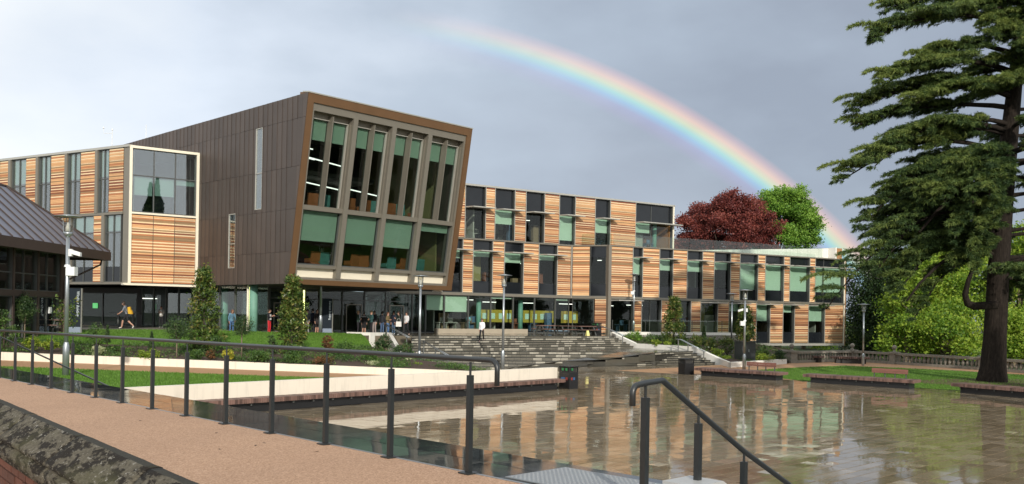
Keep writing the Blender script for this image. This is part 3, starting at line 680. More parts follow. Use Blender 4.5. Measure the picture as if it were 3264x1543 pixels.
for t_ in (ex(1150), ex(1440)):
    mb = MB(); mb.lathe([(.35, -.9), (.35, ZB - .1)], RF.p(t_, 0, -3), 14); mb.build('column', M['cream'], rw, True)
# shelves, desks and partitions glimpsed behind the glass
CL = [pm('inside_' + n, c, .8, var=.3, scale=6) for n, c in (('oak', (.22, .15, .09)), ('books', (.13, .10, .10)), ('pale', (.36, .34, .30)), ('blue', (.07, .12, .20)), ('rust', (.20, .07, .04)))]
def clutter(fac, t0, t1, z, root, n):
    for i in range(n):
        t_ = random.uniform(t0, t1 - 1.4); o_ = -random.uniform(.9, 3.2); w_ = random.uniform(.5, 1.5); k = random.random(); m = random.choice(CL); mb = MB()
        if k < .45: fac.box(mb, t_, t_ + w_, z + .06, z + random.uniform(1.3, 2.2), o_, o_ - .4); mb.build('bookshelf', m, root)
        elif k < .8: fac.box(mb, t_, t_ + w_, z + .74, z + .80, o_, o_ - .7); fac.box(mb, t_ + .1, t_ + .15, z + .06, z + .74, o_ - .1, o_ - .6); fac.box(mb, t_ + w_ - .15, t_ + w_ - .1, z + .06, z + .74, o_ - .1, o_ - .6); fac.box(mb, t_ + w_ * .3, t_ + w_ * .7, z + .85, z + 1.2, o_ - .3, o_ - .34); mb.build('desk', m, root)
        else: fac.box(mb, t_, t_ + .12, z + .06, z + 3.2, o_, o_ - 2.5); mb.build('partition', CL[2], root)
random.seed(21)
clutter(MF, tx(120), tE - 1, Z2 + .05, midw, 20); clutter(MF, tx(-100), tx(1100), Z1 + 1.05 * 0 + .05, midw, 16); clutter(MF, gx(-80), gx(860), TZ + .05, midw, 16)
clutter(RF, .6, tR - 1, Z1 + .05, rw, 20); clutter(RF, .6, ex(940), TZ + .05, rw, 9); clutter(RF, ex(1000), tR - .5, ZB + .05, rw, 8)
# roof rail of glass and white rooftop screen
tg = [MF.t(1850, 760) if False else 0]
GF = Fac(MF.p(MF.t(1848, 770), 0, .3), RF.p(.1, 0, .0))
for fac, a, b, n_ in ((RF, .3, RF.t(2625, 800), 9),):
    for i in range(n_):
        x0, x1 = a + (b - a) * i / n_, a + (b - a) * (i + 1) / n_
        mb = MB(); fac.box(mb, x0 + .02, x1 - .02, Z2 + .07, Z2 + 1.12, -.12, -.135); mb.build('roof_pane', M['glass_clear'], rw)
for i in range(2):
    mb = MB(); GF.box(mb, GF.len * i / 2 + .02, GF.len * (i + 1) / 2 - .02, Z2 + .08, Z2 + 1.12, 0.02, 0.005); mb.build('roof_pane', M['glass_clear'], rw)
S0, S1 = RF.p(RF.t(2235, 800), 0, -1.), RF.p(tR - .75, 0, -1.6)
SF = Fac((S0.x, S0.y), (S1.x, S1.y))
for i in range(12):
    mb = MB(); a, b = SF.len * i / 12, SF.len * (i + 1) / 12
    z0_, z1_ = Z2 + .15 + 1.1 * i / 12, Z2 + .15 + 1.1 * (i + 1) / 12
    mb.hexa([SF.p(a + .01, Z2 - .05, .05), SF.p(b - .01, Z2 - .05, .05), SF.p(b - .01, Z2 - .05, -.05), SF.p(a + .01, Z2 - .05, -.05), SF.p(a + .01, z0_, .05), SF.p(b - .01, z1_, .05), SF.p(b - .01, z1_, -.05), SF.p(a + .01, z0_, -.05)])
    mb.build('roof_screen_panel', M['white'], rw)
mb = MB(); RF.box(mb, tR - .55, tR + .33, Z2 + .08, Z2 + 1.25, -.7, -13); mb.build('roof_tower', pm('timber_tower', (.36, .19, .085), .6, var=.15), rw)
mb = MB(); RF.box(mb, tR - .74, tR - .56, Z2 + .08, Z2 + 1.3, -.6, -13); mb.build('roof_tower_edge', M['white'], rw)
# ------------------------------------------------------------------ brown box with tilted glass front
P1, P2 = V(-12.23, 52.3, 0), V(-2.99, 62., 0); BT, BB, LEAN = 16.3, 5.0, 1.9
bm_ = (P2 - P1).normalized(); bn = Vector((bm_.y, -bm_.x, 0)); bl = (P2 - P1).length; bs = -bn      # bs: along the side wall, backwards
upv = Vector((bn.x * LEAN, bn.y * LEAN, BT - BB)); UL = upv.length; upv.normalize(); fn = bm_.cross(upv).normalized()
if fn.dot(bn) < 0: fn = -fn
FO = P1 + bs * LEAN + V(0, 0, BB)
def fp(s, h, o=0.): return FO + bm_ * s + upv * h + fn * o
def fhit(px, py):
    x, z = ray(px, py); d = Vector((x, 1, z)); d0 = Vector((0, 0, EYE)); t_ = (FO - d0).dot(fn) / d.dot(fn); r = d0 + d * t_ - FO
    return r.dot(bm_), r.dot(upv)
def fbox(mb, s0, s1, h0, h1, o0, o1, mi=0):
    return mb.hexa([fp(s0, h0, o0), fp(s1, h0, o0), fp(s1, h0, o1), fp(s0, h0, o1), fp(s0, h1, o0), fp(s1, h1, o0), fp(s1, h1, o1), fp(s0, h1, o1)], mi)
box = thing('library_box', 'brown metal-clad box with tilted glass front cantilevered over the terrace', 'building', (FO.x, FO.y, TZ), world_parts=True)
RT, RS = .52, .42
for a in ((0, bl, UL - RT, UL, .02, -.9), (0, bl, 0, .3, .02, -.9), (0, RS, .3, UL - RT, .02, -.9), (bl - RS, bl, .3, UL - RT, .02, -.9)):
    mb = MB(); fbox(mb, *a); mb.build('rim', M['copper'], box)
mb = MB(); fbox(mb, -.03, bl + .03, UL, UL + .07, .05, -.6); mb.build('coping', M['alu_l'], box)
hS0, hS1, hT0, hT1, hF = 1.02, 1.20, 4.57, 4.85, UL - .97
si = RS + .15
for a in ((RS, bl - RS, hF, UL - RT, -.08, -.85), (RS, si, .3, hF, -.08, -.85), (bl - si, bl - RS, .3, hF, -.08, -.85), (si, bl - si, .3, .42, -.1, -.85), (si, bl - si, hS0, hS1, -.13, -.85), (si, bl - si, hT0, hT1, -.13, -.85)):
    mb = MB(); fbox(mb, *a); mb.build('frame', M['alu'], box)
nb = 4; bw = (bl - 2 * si) / nb; hh = UL - 1.35
for i in range(nb):
    s0 = si + bw * i; s1 = s0 + bw
    if i: mb = MB(); fbox(mb, s0 - .17, s0 + .17, .42, hF, -.06, -.8); mb.build('mullion', M['alu'], box)
    a, b = s0 + (.17 if i else 0), s1 - (.17 if i < 3 else 0)
    mb = MB(); fbox(mb, a, b, .42, hS0, -.42, -.5); mb.build('sill_panel', M['offwhite'], box)
    w = MB(); fbox(w, a, a + .05, hS1, hT0, -.35, -.55); fbox(w, b - .05, b, hS1, hT0, -.35, -.55); fbox(w, a + .05, b - .05, hS1, hS1 + .05, -.35, -.55); fbox(w, a + .05, b - .05, hT0 - .05, hT0, -.35, -.55)
    wo = w.build('window', M['mull'], box); g = MB(); fbox(g, a + .05, b - .05, hS1 + .05, hT0 - .05, -.45, -.46); g.build('pane', M['glass_box'], wo)
    k = (.56, .55, .56, .16)[i]; H = hT0 - hS1 - .1
    g = MB(); fbox(g, a + .1, b - .1, hT0 - .07 - H * k, hT0 - .07, -.52, -.535); g.build('blind', M['blind'], wo)
    w = MB(); m_ = (a + b) / 2
    for x0, x1 in ((a, a + .04), (b - .10, b - .06)): fbox(w, x0, x1, hT1, hh, -.5, -.75)
    fbox(w, a + .04, b - .10, hh - .05, hh, -.5, -.75); wo = w.build('window', M['alu_l'], box)
    w = MB(); fbox(w, m_ - .03, m_ + .03, hT1, hh + .25, -.12, -.75); w.build('fin', M['alu'], wo)
    so_ = MB(); fbox(so_, a, b, hh, hF, -.62, -.78); so_.build('head', M['alu'], box)
    so_ = MB(); fbox(so_, b - .06, b, hT1, hh, -.3, -.75); so_.build('jamb', M['alu'], box)
    for x0, x1 in ((a + .04, m_ - .03), (m_ + .03, b - .10)):
        g = MB(); fbox(g, x0, x1, hT1, hh - .05, -.65, -.66); g.build('pane', M['glass_box'], wo)
        g = MB(); H = hh - hT1; fbox(g, x0 + .04, x1 - .04, hh - .07 - H * .235, hh - .07, -.72, -.735); g.build('blind', M['blind'], wo)
# side wall of brown panels (children), with two slot windows
SD = Fac((P1.x, P1.y), ((P1 + bs * 30).x, (P1 + bs * 30).y)); SD.n = Vector((-bm_.x, -bm_.y, 0))
zrow = [BB, 6.94, 9.5, 12.05, 14.9, BT]
def slean(z): return LEAN * (BT - z) / (BT - BB)
sw = []
for (x0, y0, x1, y1) in ((818, 409, 840, 668), (731, 682, 753, 855)):
    ta, tb = SD.t(x1, y0), SD.t(x0, y0); sw.append((ta, tb, SD.z((x0 + x1) / 2, y1), SD.z((x0 + x1) / 2, y0)))
def cut(a, b, z0, z1):
    """subtract the slot windows from a panel rectangle"""
    R = [(a, b, z0, z1)]
    for wa, wb, w0, w1 in sw:
        out = []
        for (p0, p1, q0, q1) in R:
            if p1 <= wa or p0 >= wb or q1 <= w0 or q0 >= w1: out.append((p0, p1, q0, q1)); continue
            if p0 < wa: out.append((p0, wa, q0, q1))
            if p1 > wb: out.append((wb, p1, q0, q1))
            m0, m1 = max(p0, wa), min(p1, wb)
            if q0 < w0: out.append((m0, m1, q0, w0))
            if q1 > w1: out.append((m0, m1, w1, q1))
        R = out
    return R
pw = .56; shared = {}
def sbox(mb, a0, a1, b0, b1, z0, z1, o0, o1):
    p = lambda t_, z, o: SD.p(t_, z, o)
    mb.hexa([p(b0, z0, o0), p(a0, z0, o0), p(a0, z0, o1), p(b0, z0, o1), p(b1, z1, o0), p(a1, z1, o0), p(a1, z1, o1), p(b1, z1, o1)])
for r in range(5):
    z0, z1 = zrow[r] + .008, zrow[r + 1] - .008; j = 0
    while True:
        a, b = pw * j, pw * (j + 1); j += 1
        if a > 27: break
        s_lo = slean(z0)
        if b <= slean(z1): continue
        if a < s_lo:
            mb = MB(); sbox(mb, max(a, slean(z0)) + .006 if a > slean(z0) else slean(z0), max(a + .006, slean(z1)), max(b - .006, slean(z0) + .001), b - .006, z0, z1, .03, -.02); mb.build('cladding_panel', M['brown'], box)
            continue
        for (p0, p1, q0, q1) in cut(a + .006, b - .006, z0, z1):
            if p1 - p0 < .02: continue
            mb = MB(); e = random.uniform(.022, .034); sbox(mb, p0, p0, p1, p1, q0, q1, e, -.02); sbox(mb, p1 - .03, p1 - .03, p1, p1, q0, q1, e + .025, e)
            mb.build('cladding_panel', M['brown'], box)
mb = MB()
mb.hexa([SD.p(27.5, BB, -.03), SD.p(slean(BB) + .9, BB, -.03), SD.p(slean(BB) + .9, BB, -.3), SD.p(27.5, BB, -.3), SD.p(27.5, BT, -.03), SD.p(.9, BT, -.03), SD.p(.9, BT, -.3), SD.p(27.5, BT, -.3)])
backw = mb.build('side_wall', M['black'], box)
for i, (a, b, z0, z1) in enumerate(sw):
    mb = MB()
    for q in ((a, a + .05, z0, z1), (b - .05, b, z0, z1), (a + .05, b - .05, z0, z0 + .05), (a + .05, b - .05, z1 - .05, z1), (a + .05, b - .05, z0 + (z1 - z0) * .44, z0 + (z1 - z0) * .44 + .05)): sbox(mb, q[0], q[0], q[1], q[1], q[2], q[3], .045, -.02)
    wo = mb.build('slot_window', M['alu_l'], box); mb = MB(); sbox(mb, a + .05, a + .05, b - .05, b - .05, z0 + .05, z1 - .05, -.0, -.02); mb.build('pane', M['glass_sky'], wo)
# rest of the shell: roof, soffit, far side, floors, back walls
def bq(s, w): return P1 + bm_ * s + bs * w         # plan coordinates: s along the front, w backwards
def slab(name, s0, s1, w0, w1, z0, z1, mat): 
    mb = MB(); mb.prism([bq(s0, w0), bq(s1, w0), bq(s1, w1), bq(s0, w1)], z0, z1); return mb.build(name, mat, box)
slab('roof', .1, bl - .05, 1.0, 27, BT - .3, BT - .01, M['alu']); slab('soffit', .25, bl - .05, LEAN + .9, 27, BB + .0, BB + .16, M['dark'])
mb = MB(); a = [bq(bl - .3, LEAN + .9), bq(bl, LEAN + .9), bq(bl, 27), bq(bl - .3, 27)]; b = [bq(bl - .3, 1.), bq(bl, 1.), bq(bl, 27), bq(bl - .3, 27)]
mb.hexa([(v.x, v.y, BB + .17) for v in a] + [(v.x, v.y, BT - .31) for v in b]); mb.build('far_side_wall', M['brown'], box)
slab('upper_floor', .35, bl - .35, 2.75, 12, 9.42, 9.68, M['floor_in']); slab('lower_floor', .35, bl - .35, LEAN + 1.4, 12, BB + .8, BB + 1.05, M['floor_in'])
slab('back_wall', .35, bl - .35, 12, 12.2, BB + .2, BT - .35, M['dark'])
mb = MB(); mb.prism([bq(bl - .55, 3.1), bq(bl - .4, 3.1), bq(bl - .4, 12), bq(bl - .55, 12)], BB + 1.2, BT - .4); mb.build('side_inner_wall', M['olive'], box)
slab('gallery', .4, bl - 3.5, 6.5, 12, 12.6, 12.9, M['ceil_in'])
for k, (s0, s1, w, z) in enumerate([(.6, 5.5, 6, 14.6), (1, 7, 8, 14.3), (3, 8, 5.5, 13.6), (4.5, 9.5, 7.4, 12.2), (7, 12, 6, 11.9), (.8, 3, 5, 11.8), (1, 4, 5, 8.9), (2, 5, 7, 8.7), (6, 8.6, 6, 8.8), (.8, 2.4, 4.6, 8.6)]):
    mb = MB(); a, b = bq(s0, w), bq(s1, w + 1.8); d = (b - a).normalized(); n = Vector((d.y, -d.x, 0)) * .05
    mb.hexa([(a + n) + V(0, 0, z), (b + n) + V(0, 0, z), (b - n) + V(0, 0, z), (a - n) + V(0, 0, z), (a + n) + V(0, 0, z + .06), (b + n) + V(0, 0, z + .06), (b - n) + V(0, 0, z + .06), (a - n) + V(0, 0, z + .06)]); mb.build('ceiling_light', M['tube'], box)
# study chairs seen through the glass
M['ch_o'] = pm('orange_upholstery', (.36, .10, .03), .8); M['ch_t'] = pm('teal_upholstery', (.10, .26, .24), .8)
def chair(loc, rz, col, label):
    c = thing('study_chair', label, 'chair', loc, rz, 'study chairs behind the glass front')
    mb = MB(); mb.box(-.36, .36, -.33, .33, .32, .50); mb.build('seat', M[col], c)
    mb = MB(); mb.hexa([(-.38, .24, .5), (.38, .24, .5), (.38, .36, .5), (-.38, .36, .5), (-.36, .32, 1.12), (.36, .32, 1.12), (.36, .42, 1.12), (-.36, .42, 1.12)]); mb.build('backrest', M[col], c)
    for sx in (-1, 1):
        mb = MB(); mb.box(sx * .40 - .05, sx * .40 + .05, -.3, .3, .42, .68); mb.build('armrest', M[col], c)
        for sy in (-1, 1): mb = MB(); mb.tube([(sx * .3, sy * .27, 0), (sx * .3, sy * .27, .33)], .02, 6); mb.build('leg', M['black'], c)
    return c
bang = atan2(bm_.y, bm_.x)
names = {'ch_o': 'orange', 'ch_t': 'teal'}
for fl, z, lst in (('lower', BB + 1.06, ((1.0, 'ch_t'), (2.9, 'ch_o'), (3.5, 'ch_t'), (5.9, 'ch_o'), (6.7, 'ch_o'), (9.0, 'ch_t'), (10.0, 'ch_o'), (11.6, 'ch_t'))), ('upper', 9.69, ((.95, 'ch_t'), (2.4, 'ch_o'), (3.2, 'ch_t'), (5.2, 'ch_o'), (6.6, 'ch_o'), (7.2, 'ch_t'), (8.6, 'ch_o'), (9.4, 'ch_t'), (11., 'ch_o')))):
    cnt = {}
    for s, c in lst:
        cnt[c] = cnt.get(c, 0) + 1; o_ = ('first', 'second', 'third', 'fourth', 'fifth')[cnt[c] - 1]
        w = LEAN + 1.7 if fl == 'lower' else 3.2
        chair(bq(s, w) + V(0, 0, z), bang + pi + random.uniform(-.3, .3), c, f'{o_} {names[c]} study chair from the left behind the {fl} window row')
# recessed ground floor of the box
WG = 11.
GFa, GFb = bq(2.2, WG), bq(bl + 5.5, WG); GB = Fac((GFa.x, GFa.y), (GFb.x, GFb.y))
n_ = 8
for i in range(n_):
    a, b = GB.len * i / n_, GB.len * (i + 1) / n_
    window(GB, a, b - .01, TZ, BB, box, rec=.06, transom=(TZ + 2.5,), glass='glass')
    if i in (1, 4, 6):
        mb = MB(); GB.box(mb, a + .3, a + .36, TZ, TZ + 2.2, .06, 0); GB.box(mb, b - .36, b - .3, TZ, TZ + 2.2, .06, 0); GB.box(mb, a + .36, b - .36, TZ + 2.13, TZ + 2.2, .06, 0); d_ = mb.build('door', M['alu'], box)
        mb = MB(); GB.box(mb, b - .55, b - .5, TZ + .8, TZ + 1.5, .09, .06); mb.build('door_handle', M['steel'], d_)
interior(GB, .3, GB.len, TZ, BB, 7, box)
def glass_run(s0, w0, s1, w1, n, nrm):
    a_, b_ = bq(s0, w0), bq(s1, w1); f_ = Fac((a_.x, a_.y), (b_.x, b_.y)); f_.n = nrm
    for i in range(n): window(f_, f_.len * i / n, f_.len * (i + 1) / n - .01, TZ, BB, box, rec=.06)
sn = Vector((-bm_.x, -bm_.y, 0))
glass_run(.8, 7.6, .8, 26, 9, sn); glass_run(.8, 7.6, 2.2, 7.6, 1, bn); glass_run(2.2, 7.6, 2.2, WG, 2, -sn)
mb = MB(); mb.prism([bq(5.5, WG + .5), bq(5.6, WG + .5), bq(5.6, 26), bq(5.5, 26)], TZ, BB); mb.build('lobby_wall', M['dark'], box)
for s, w in ((.7, 7.0), (1.6, 12.5)):
    c = bq(s, w); mb = MB(); mb.lathe([(.26, TZ), (.26, BB + .02)], c, 16); mb.build('column', M['teal_col'], box, True)
mb = MB(); c = bq(.4, 7.2); mb.box(c.x - .06, c.x + .06, c.y - .06, c.y + .06, TZ, BB); mb.build('white_post', M['offwhite'], box)
M['strip'] = emit('strip_light', (1, .95, .35), 3)
for s, w in ((1.2, 8.4), (7.3, 11.3)):
    c = bq(s, w); mb = MB(); mb.box(c.x - .05, c.x + .05, c.y - .05, c.y + .05, TZ + .6, BB - .1); mb.build('strip_light', M['strip'], box)
# ------------------------------------------------------------------ left striped block
LA, LB, LC = V(-25.6, 58.9, 0), V(-21.9, 61.5, 0), V(-49, 71.7, 0)
lb = thing('striped_block', 'projecting striped block with cream frame and large three-pane window', 'building', LA + V(0, 0, 1.95), world_parts=True)
LF = Fac((LA.x, LA.y), (LB.x, LB.y)); LT, LBm = 14.2, Z1; LM = 9.7
f = .17
for a in ((0, f, LBm, LT), (LF.len - f, LF.len, LBm, LT), (f, LF.len - f, LT - f, LT), (-.3, LF.len, LBm - .14, LBm), (f, LF.len - f, LM - .04, LM + .08)):
    mb = MB(); LF.box(mb, *a, .12, -.5); mb.build('frame', M['offwhite'], lb)
th = (LF.len - 2 * f) / 3
for i in range(3): striped(LF, f + th * i + .005, f + th * (i + 1) - .005, LBm + .02, LM - .05, lb, -.02)
window(LF, f, LF.len - f, LM + .1, LT - f, lb, rec=.05, mull=(f + th, f + 2 * th), transom=(LM + 2.55,), glass='glass_sky', blind=0)
for i, k in ((0, 1.25), (1, 1.2), (2, .35)):
    mb = MB(); LF.box(mb, f + th * i + .06, f + th * (i + 1) - .06, LM + 2.5 - k, LM + 2.5, -.2, -.22); mb.build('blind', M['blind'], lb)
interior(LF, .2, LF.len - .1, LM, LT, 6, lb)
LS = Fac((LA.x - .0, LA.y), (LC.x, LC.y)); lx = lambda z_: LS.t(z_ / 2.4357, 600)
mb = MB(); LS.box(mb, .0, .55, LBm, LT, .0, -.4); mb.build('corner_panel', M['alu'], lb)
for a, b in ((848, 958), (627, 743), (397, 507), (203, 283), (0, 70), (-190, -130), (-420, -320)): striped(LS, max(.56, lx(b)), lx(a), LM + .08, LT - .1, lb)
for a, b in ((762, 845), (525, 622), (300, 390), (88, 203), (-130, -20), (-320, -210)):
    window(LS, lx(b), lx(a), LM + .08, LT - .1, lb, rec=.1, mull=(lx((a + b) / 2),), transom=(LM + 2.4,), glass='glass_sky', blind=.42)
for a, b in ((743, 762), (507, 525), (283, 300), (70, 88)):
    mb = MB(); LS.box(mb, lx(b), lx(a), LM + .08, LT - .1, .1, -.4); mb.build('fin', M['alu'], lb)
for a, b in ((735, 800), (490, 545), (250, 330)): striped(LS, lx(b), lx(a), LBm + .06, LM - .05, lb)
for a, b in ((820, 945), (570, 735), (330, 490)):
    window(LS, max(.57, lx(b)), lx(a), LBm + .06, LM - .05, lb, rec=.1, mull=(lx((a + b) / 2),), transom=(LBm + 3.4,), glass='glass_sky', sp_bot=1., blind=.3)
for a, b in ((800, 820), (545, 570)):
    mb = MB(); LS.box(mb, lx(b), lx(a), LBm + .06, LM - .05, .1, -.4); mb.build('fin', M['alu'], lb)
for z in (LM, LBm - .02): mb = MB(); LS.box(mb, .55, LS.len, z - .06, z + .08, .06, -.4); mb.build('floor_band', M['alu'], lb)
mb = MB(); LS.box(mb, 0, LS.len, LT - .1, LT + .06, .08, -.5); mb.build('roof_edge', M['alu_l'], lb)
interior(LS, .6, LS.len, LM, LT, 5, lb); interior(LS, .6, LS.len, LBm, LM, 5, lb)
E_ = LB + V(0, 8, 0)
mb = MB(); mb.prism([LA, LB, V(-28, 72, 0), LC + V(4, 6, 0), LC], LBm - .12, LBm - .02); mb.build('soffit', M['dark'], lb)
mb = MB(); mb.prism([LA + V(.3, .3, 0), LB + V(-.1, .3, 0), V(-28, 72, 0), LC + V(4, 6, 0), LC + V(.3, .3, 0)], LT - .15, LT - .04); mb.build('roof', M['alu'], lb)
# dark recessed ground floor under it
UG = Fac((-38, 70.5), (-21.5, 68.6)); UG.n = Vector((UG.m.y, -UG.m.x, 0))
mb = MB(); UG.box(mb, 0, UG.len, 1.95, LBm - .1, 0, -.3); mb.build('undercroft_wall', pm('dark_brown_wall', (.022, .019, .018), .5, var=.2), lb)
window(UG, UG.len * .18, UG.len * .52, 1.97, LBm - .5, lb, rec=-.06, mull=(UG.len * .35,))
mb = MB(); UG.box(mb, UG.len * .55, UG.len * .62, 4.1, 4.16, .12, .02); mb.build('strip_light', M['tube'], lb)
mb = MB(); UG.box(mb, UG.len * .3, UG.len * .325, 3.3, 3.7, .12, .10); mb.build('exit_sign', emit('green_sign', (.05, .8, .15), .6), lb)
# wind gauges on the roofs
for px, py, d, h, lab in ((357, 472, 63, 1.3, 'thin weather mast with cup gauge on the left striped roof'), (465, 458, 75, 1.6, 'single thin rod aerial on the roof edge of the brown box')):
    b_ = at(px, py, d); m_ = thing('weather_mast', lab, 'mast', b_, 0)
    mb = MB(); mb.tube([(0, 0, -.6), (0, 0, h)], .025, 6); mb.build('pole', M['lampwhite'], m_)
    if px < 400:
        mb = MB(); mb.tube([(0, 0, h * .8), (-.6, 0, h * .8), (-.62, 0, h * 1.05)], .02, 6); mb.build('arm', M['lampwhite'], m_)
        mb = MB(); mb.ball((-.62, 0, h * 1.1), .07, 8); mb.ball((0, 0, h), .07, 8); mb.build('cup', M['lampwhite'], m_)
    else:
        mb = MB(); mb.lathe([(.09, -.6), (.05, -.5)], (0, 0, 0), 8); mb.build('foot', M['steel'], m_)
# ------------------------------------------------------------------ dark hall with hipped metal roof at far left
hb = thing('hall_building', 'low dark building with hipped standing-seam metal roof at the left edge', 'building', (-27, 50, 1.75), world_parts=True)
C1 = at(349, 806, 54.); C0 = at(0, 750, 42.); EZ = C1.z; C0.z = EZ
ed = (C0 - C1).normalized(); C00 = C1 + ed * 26
AP = at(20, 598, 49.); RI = AP - V(0, 16, 0) + V(-1, 0, 0); RI.z = AP.z
M['roofm'] = pm('zinc_roof', (.17, .17, .205), .40, metal=.3, var=.12, scale=1.2); M['fascia'] = pm('brown_fascia', (.062, .042, .034), .6, var=.15)
def roof_plane(e0, e1, r0, r1, n):
    for i in range(n):
        a, b = e0.lerp(e1, i / n), e0.lerp(e1, (i + 1) / n); c, d = r0.lerp(r1, (i + 1) / n), r0.lerp(r1, i / n)
        nn = (b - a).cross(d - a)
        if nn.length < 1e-6: nn = (b - a).cross(c - a)
        nn.normalize(); nn = nn if nn.z > 0 else -nn
        mb = MB(); mb.hexa([a, b, c, d, a + nn * .04, b + nn * .04, c + nn * .04, d + nn * .04]); po = mb.build('roof_panel', M['roofm'], hb)
        mb = MB(); mb.tube([a + nn * .07, d + nn * .07], .035, 4); mb.build('seam', M['fascia'], po)
# slope facing the plaza: seams run up the slope, cut by the hip
NS = 26; up_dir = None
for i in range(NS):
    f0, f1 = i / NS, (i + 1) / NS; a, b = C1.lerp(C00, f0), C1.lerp(C00, f1)
    hipf = (AP - C1).dot(ed) / (C00 - C1).length                 # where the hip top sits along the eave
    foot = C1 + ed * ((AP - C1).dot(ed)); upv_ = AP - foot
    g = lambda ff: min(1., ff / max(hipf, .05))
    a2, b2 = a + upv_ * g(f0), b + upv_ * g(f1); nn = ed.cross(upv_).normalized(); nn = nn if nn.z > 0 else -nn
    mb = MB(); mb.hexa([a, b, b2, a2 + upv_ * .001, a + nn * .05, b + nn * .05, b2 + nn * .05, a2 + nn * .05]); po = mb.build('roof_panel', M['roofm'], hb)
    if i: mb = MB(); mb.tube([a + nn * .08, a2 + nn * .08], .04, 4); mb.build('seam', M['fascia'], po)
bk = V(-1, .0, 0) * 9
mb = MB(); mb.add([C1, C1 + bk, AP + V(-1.5, 0, 0), AP], [(0, 1, 2, 3)]); mb.build('hip_slope', M['roofm'], hb)
mb = MB(); mb.tube([C1 + V(0, 0, .07), AP + V(0, 0, .07), AP + ed * 16 + V(0, 0, .07)], .09, 6); mb.build('ridge_cap', M['fascia'], hb)
hn = Vector((-ed.y, ed.x, 0)); hn = hn if hn.x > 0 else -hn
mb = MB(); mb.hexa([C1 + V(0, 0, -.48) - hn * .1, C00 + V(0, 0, -.48) - hn * .1, C00 + V(0, 0, -.48) + hn * .06, C1 + V(0, 0, -.48) + hn * .06, C1 + V(0, 0, .04) - hn * .1, C00 + V(0, 0, .04) - hn * .1, C00 + V(0, 0, .04) + hn * .06, C1 + V(0, 0, .04) + hn * .06]); mb.build('fascia', M['fascia'], hb)
mb = MB(); a = C1 + hn * .06; mb.hexa([a + V(-9, -.02, -.48), a + V(0, -.02, -.48), a + V(0, .1, -.48), a + V(-9, .1, -.48), a + V(-9, -.02, .04), a + V(0, -.02, .04), a + V(0, .1, .04), a + V(-9, .1, .04)]); mb.build('fascia', M['fascia'], hb)
# wall under the eave
wa = C1 - hn * 1.1 + ed * 3.4; wb = C00 - hn * 1.1; HF = Fac((wa.x, wa.y), (wb.x, wb.y)); HF.n = hn
mb = MB(); HF.box(mb, 0, .5, 1.5, EZ - .3, .1, -.4); mb.build('pier', M['fascia'], hb)
nn_ = 9
for i in range(nn_):
    a, b = .5 + (HF.len - .5) * i / nn_, .5 + (HF.len - .5) * (i + 1) / nn_
    window(HF, a, b - .18, 4.2, EZ - .35, hb, rec=.12, mull=((a + b) / 2,), transom=(5.1,)); window(HF, a, b - .18, 1.7, 3.9, hb, rec=.12, mull=((a + b) / 2,))
    mb = MB(); HF.box(mb, b - .18, b, 1.5, EZ - .3, .05, -.3); mb.build('pier', M['fascia'], hb)
mb = MB(); HF.box(mb, .5, HF.len, 3.9, 4.2, .06, -.2); mb.build('floor_band', M['fascia'], hb)
interior(HF, .3, HF.len, 1.75, EZ - .3, 5, hb)
mb = MB(); EW = wa + hn * .1; mb.prism([wa + V(-8, -.05, 0), wa + V(0, -.05, 0), wa + V(0, .25, 0), wa + V(-8, .25, 0)], 1.5, EZ - .3); mb.build('end_wall', M['fascia'], hb)
mb = MB(); mb.prism([C1 + V(-.1, -.1, 0), C1 + ed * 26 + V(-.1, 0, 0), C1 + ed * 26 - hn * 8, C1 - hn * 8][::-1], EZ - .36, EZ - .30); mb.build('soffit', M['fascia'], hb)
c = HF.p(1.0, 0, .0); gp = [C1 - hn * .25 + ed * .5 + V(0, 0, -.45), C1 - hn * .3 + ed * .5 + V(0, 0, -.75), HF.p(.25, EZ - 1.9, .16), HF.p(.25, 1.75, .16)]
mb = MB(); mb.tube(gp, .055, 8); mb.build('downpipe', M['fascia'], hb)
mb = MB(); HF.box(mb, 1.35, 1.6, 3.0, 3.35, .02, -.06); mb.build('notice', M['lampwhite'], hb)
# ------------------------------------------------------------------ railings
def hx(mb, c, w, z0, z1, ang=0., mi=0):        # square post
    d = V(cos(ang), sin(ang), 0) * (w / 2); e = V(-sin(ang), cos(ang), 0) * (w / 2)
    q = [-d - e, d - e, d + e, -d + e]; mb.hexa([V(c.x, c.y, z0) + k for k in q] + [V(c.x, c.y, z1) + k for k in q], mi); return mb
RANG = atan2(AQ.y, AQ.x)
rA = thing('ramp_railing', 'long dark grey handrail on square posts along the foreground ramp', 'railing', pq(.04, 8, 1.75), world_parts=True)
RH = 1.13; q0 = -.02; NP = 20; SPC = 1.315
for i in range(NP):
    q = q0 + SPC * i; c = pq(-.02, q); zb = rz_(q)
    mb = MB(); hx(mb, c, .052, zb, zb + RH - .16, RANG); po = mb.build('post', M['rail'], rA)
    mb = MB(); mb.tube([V(c.x, c.y, zb + RH - .16), V(c.x, c.y, zb + RH - .03)], .012, 8); mb.build('stem', M['rail'], po)
    mb = MB(); hx(mb, c, .15, zb + .001, zb + .014, RANG); mb.build('base_plate', M['rail'], po)
qe = q0 - .30; pts = [pq(-.02, q, rz_(q) + RH) for q in (q0 + SPC * (NP - 1) + .4, q0 + SPC * 8, q0, qe)]
for k in range(1, 7):
    a = pi / 2 * k / 6; pts.append(pq(-.02, qe - .09 * sin(a), rz_(qe) + RH - .09 * (1 - cos(a))))
pts.append(pq(-.02, qe - .09, rz_(qe) + RH - .24))
mb = MB(); mb.tube(pts, .026, 12); mb.build('handrail', M['rail'], rA, True)
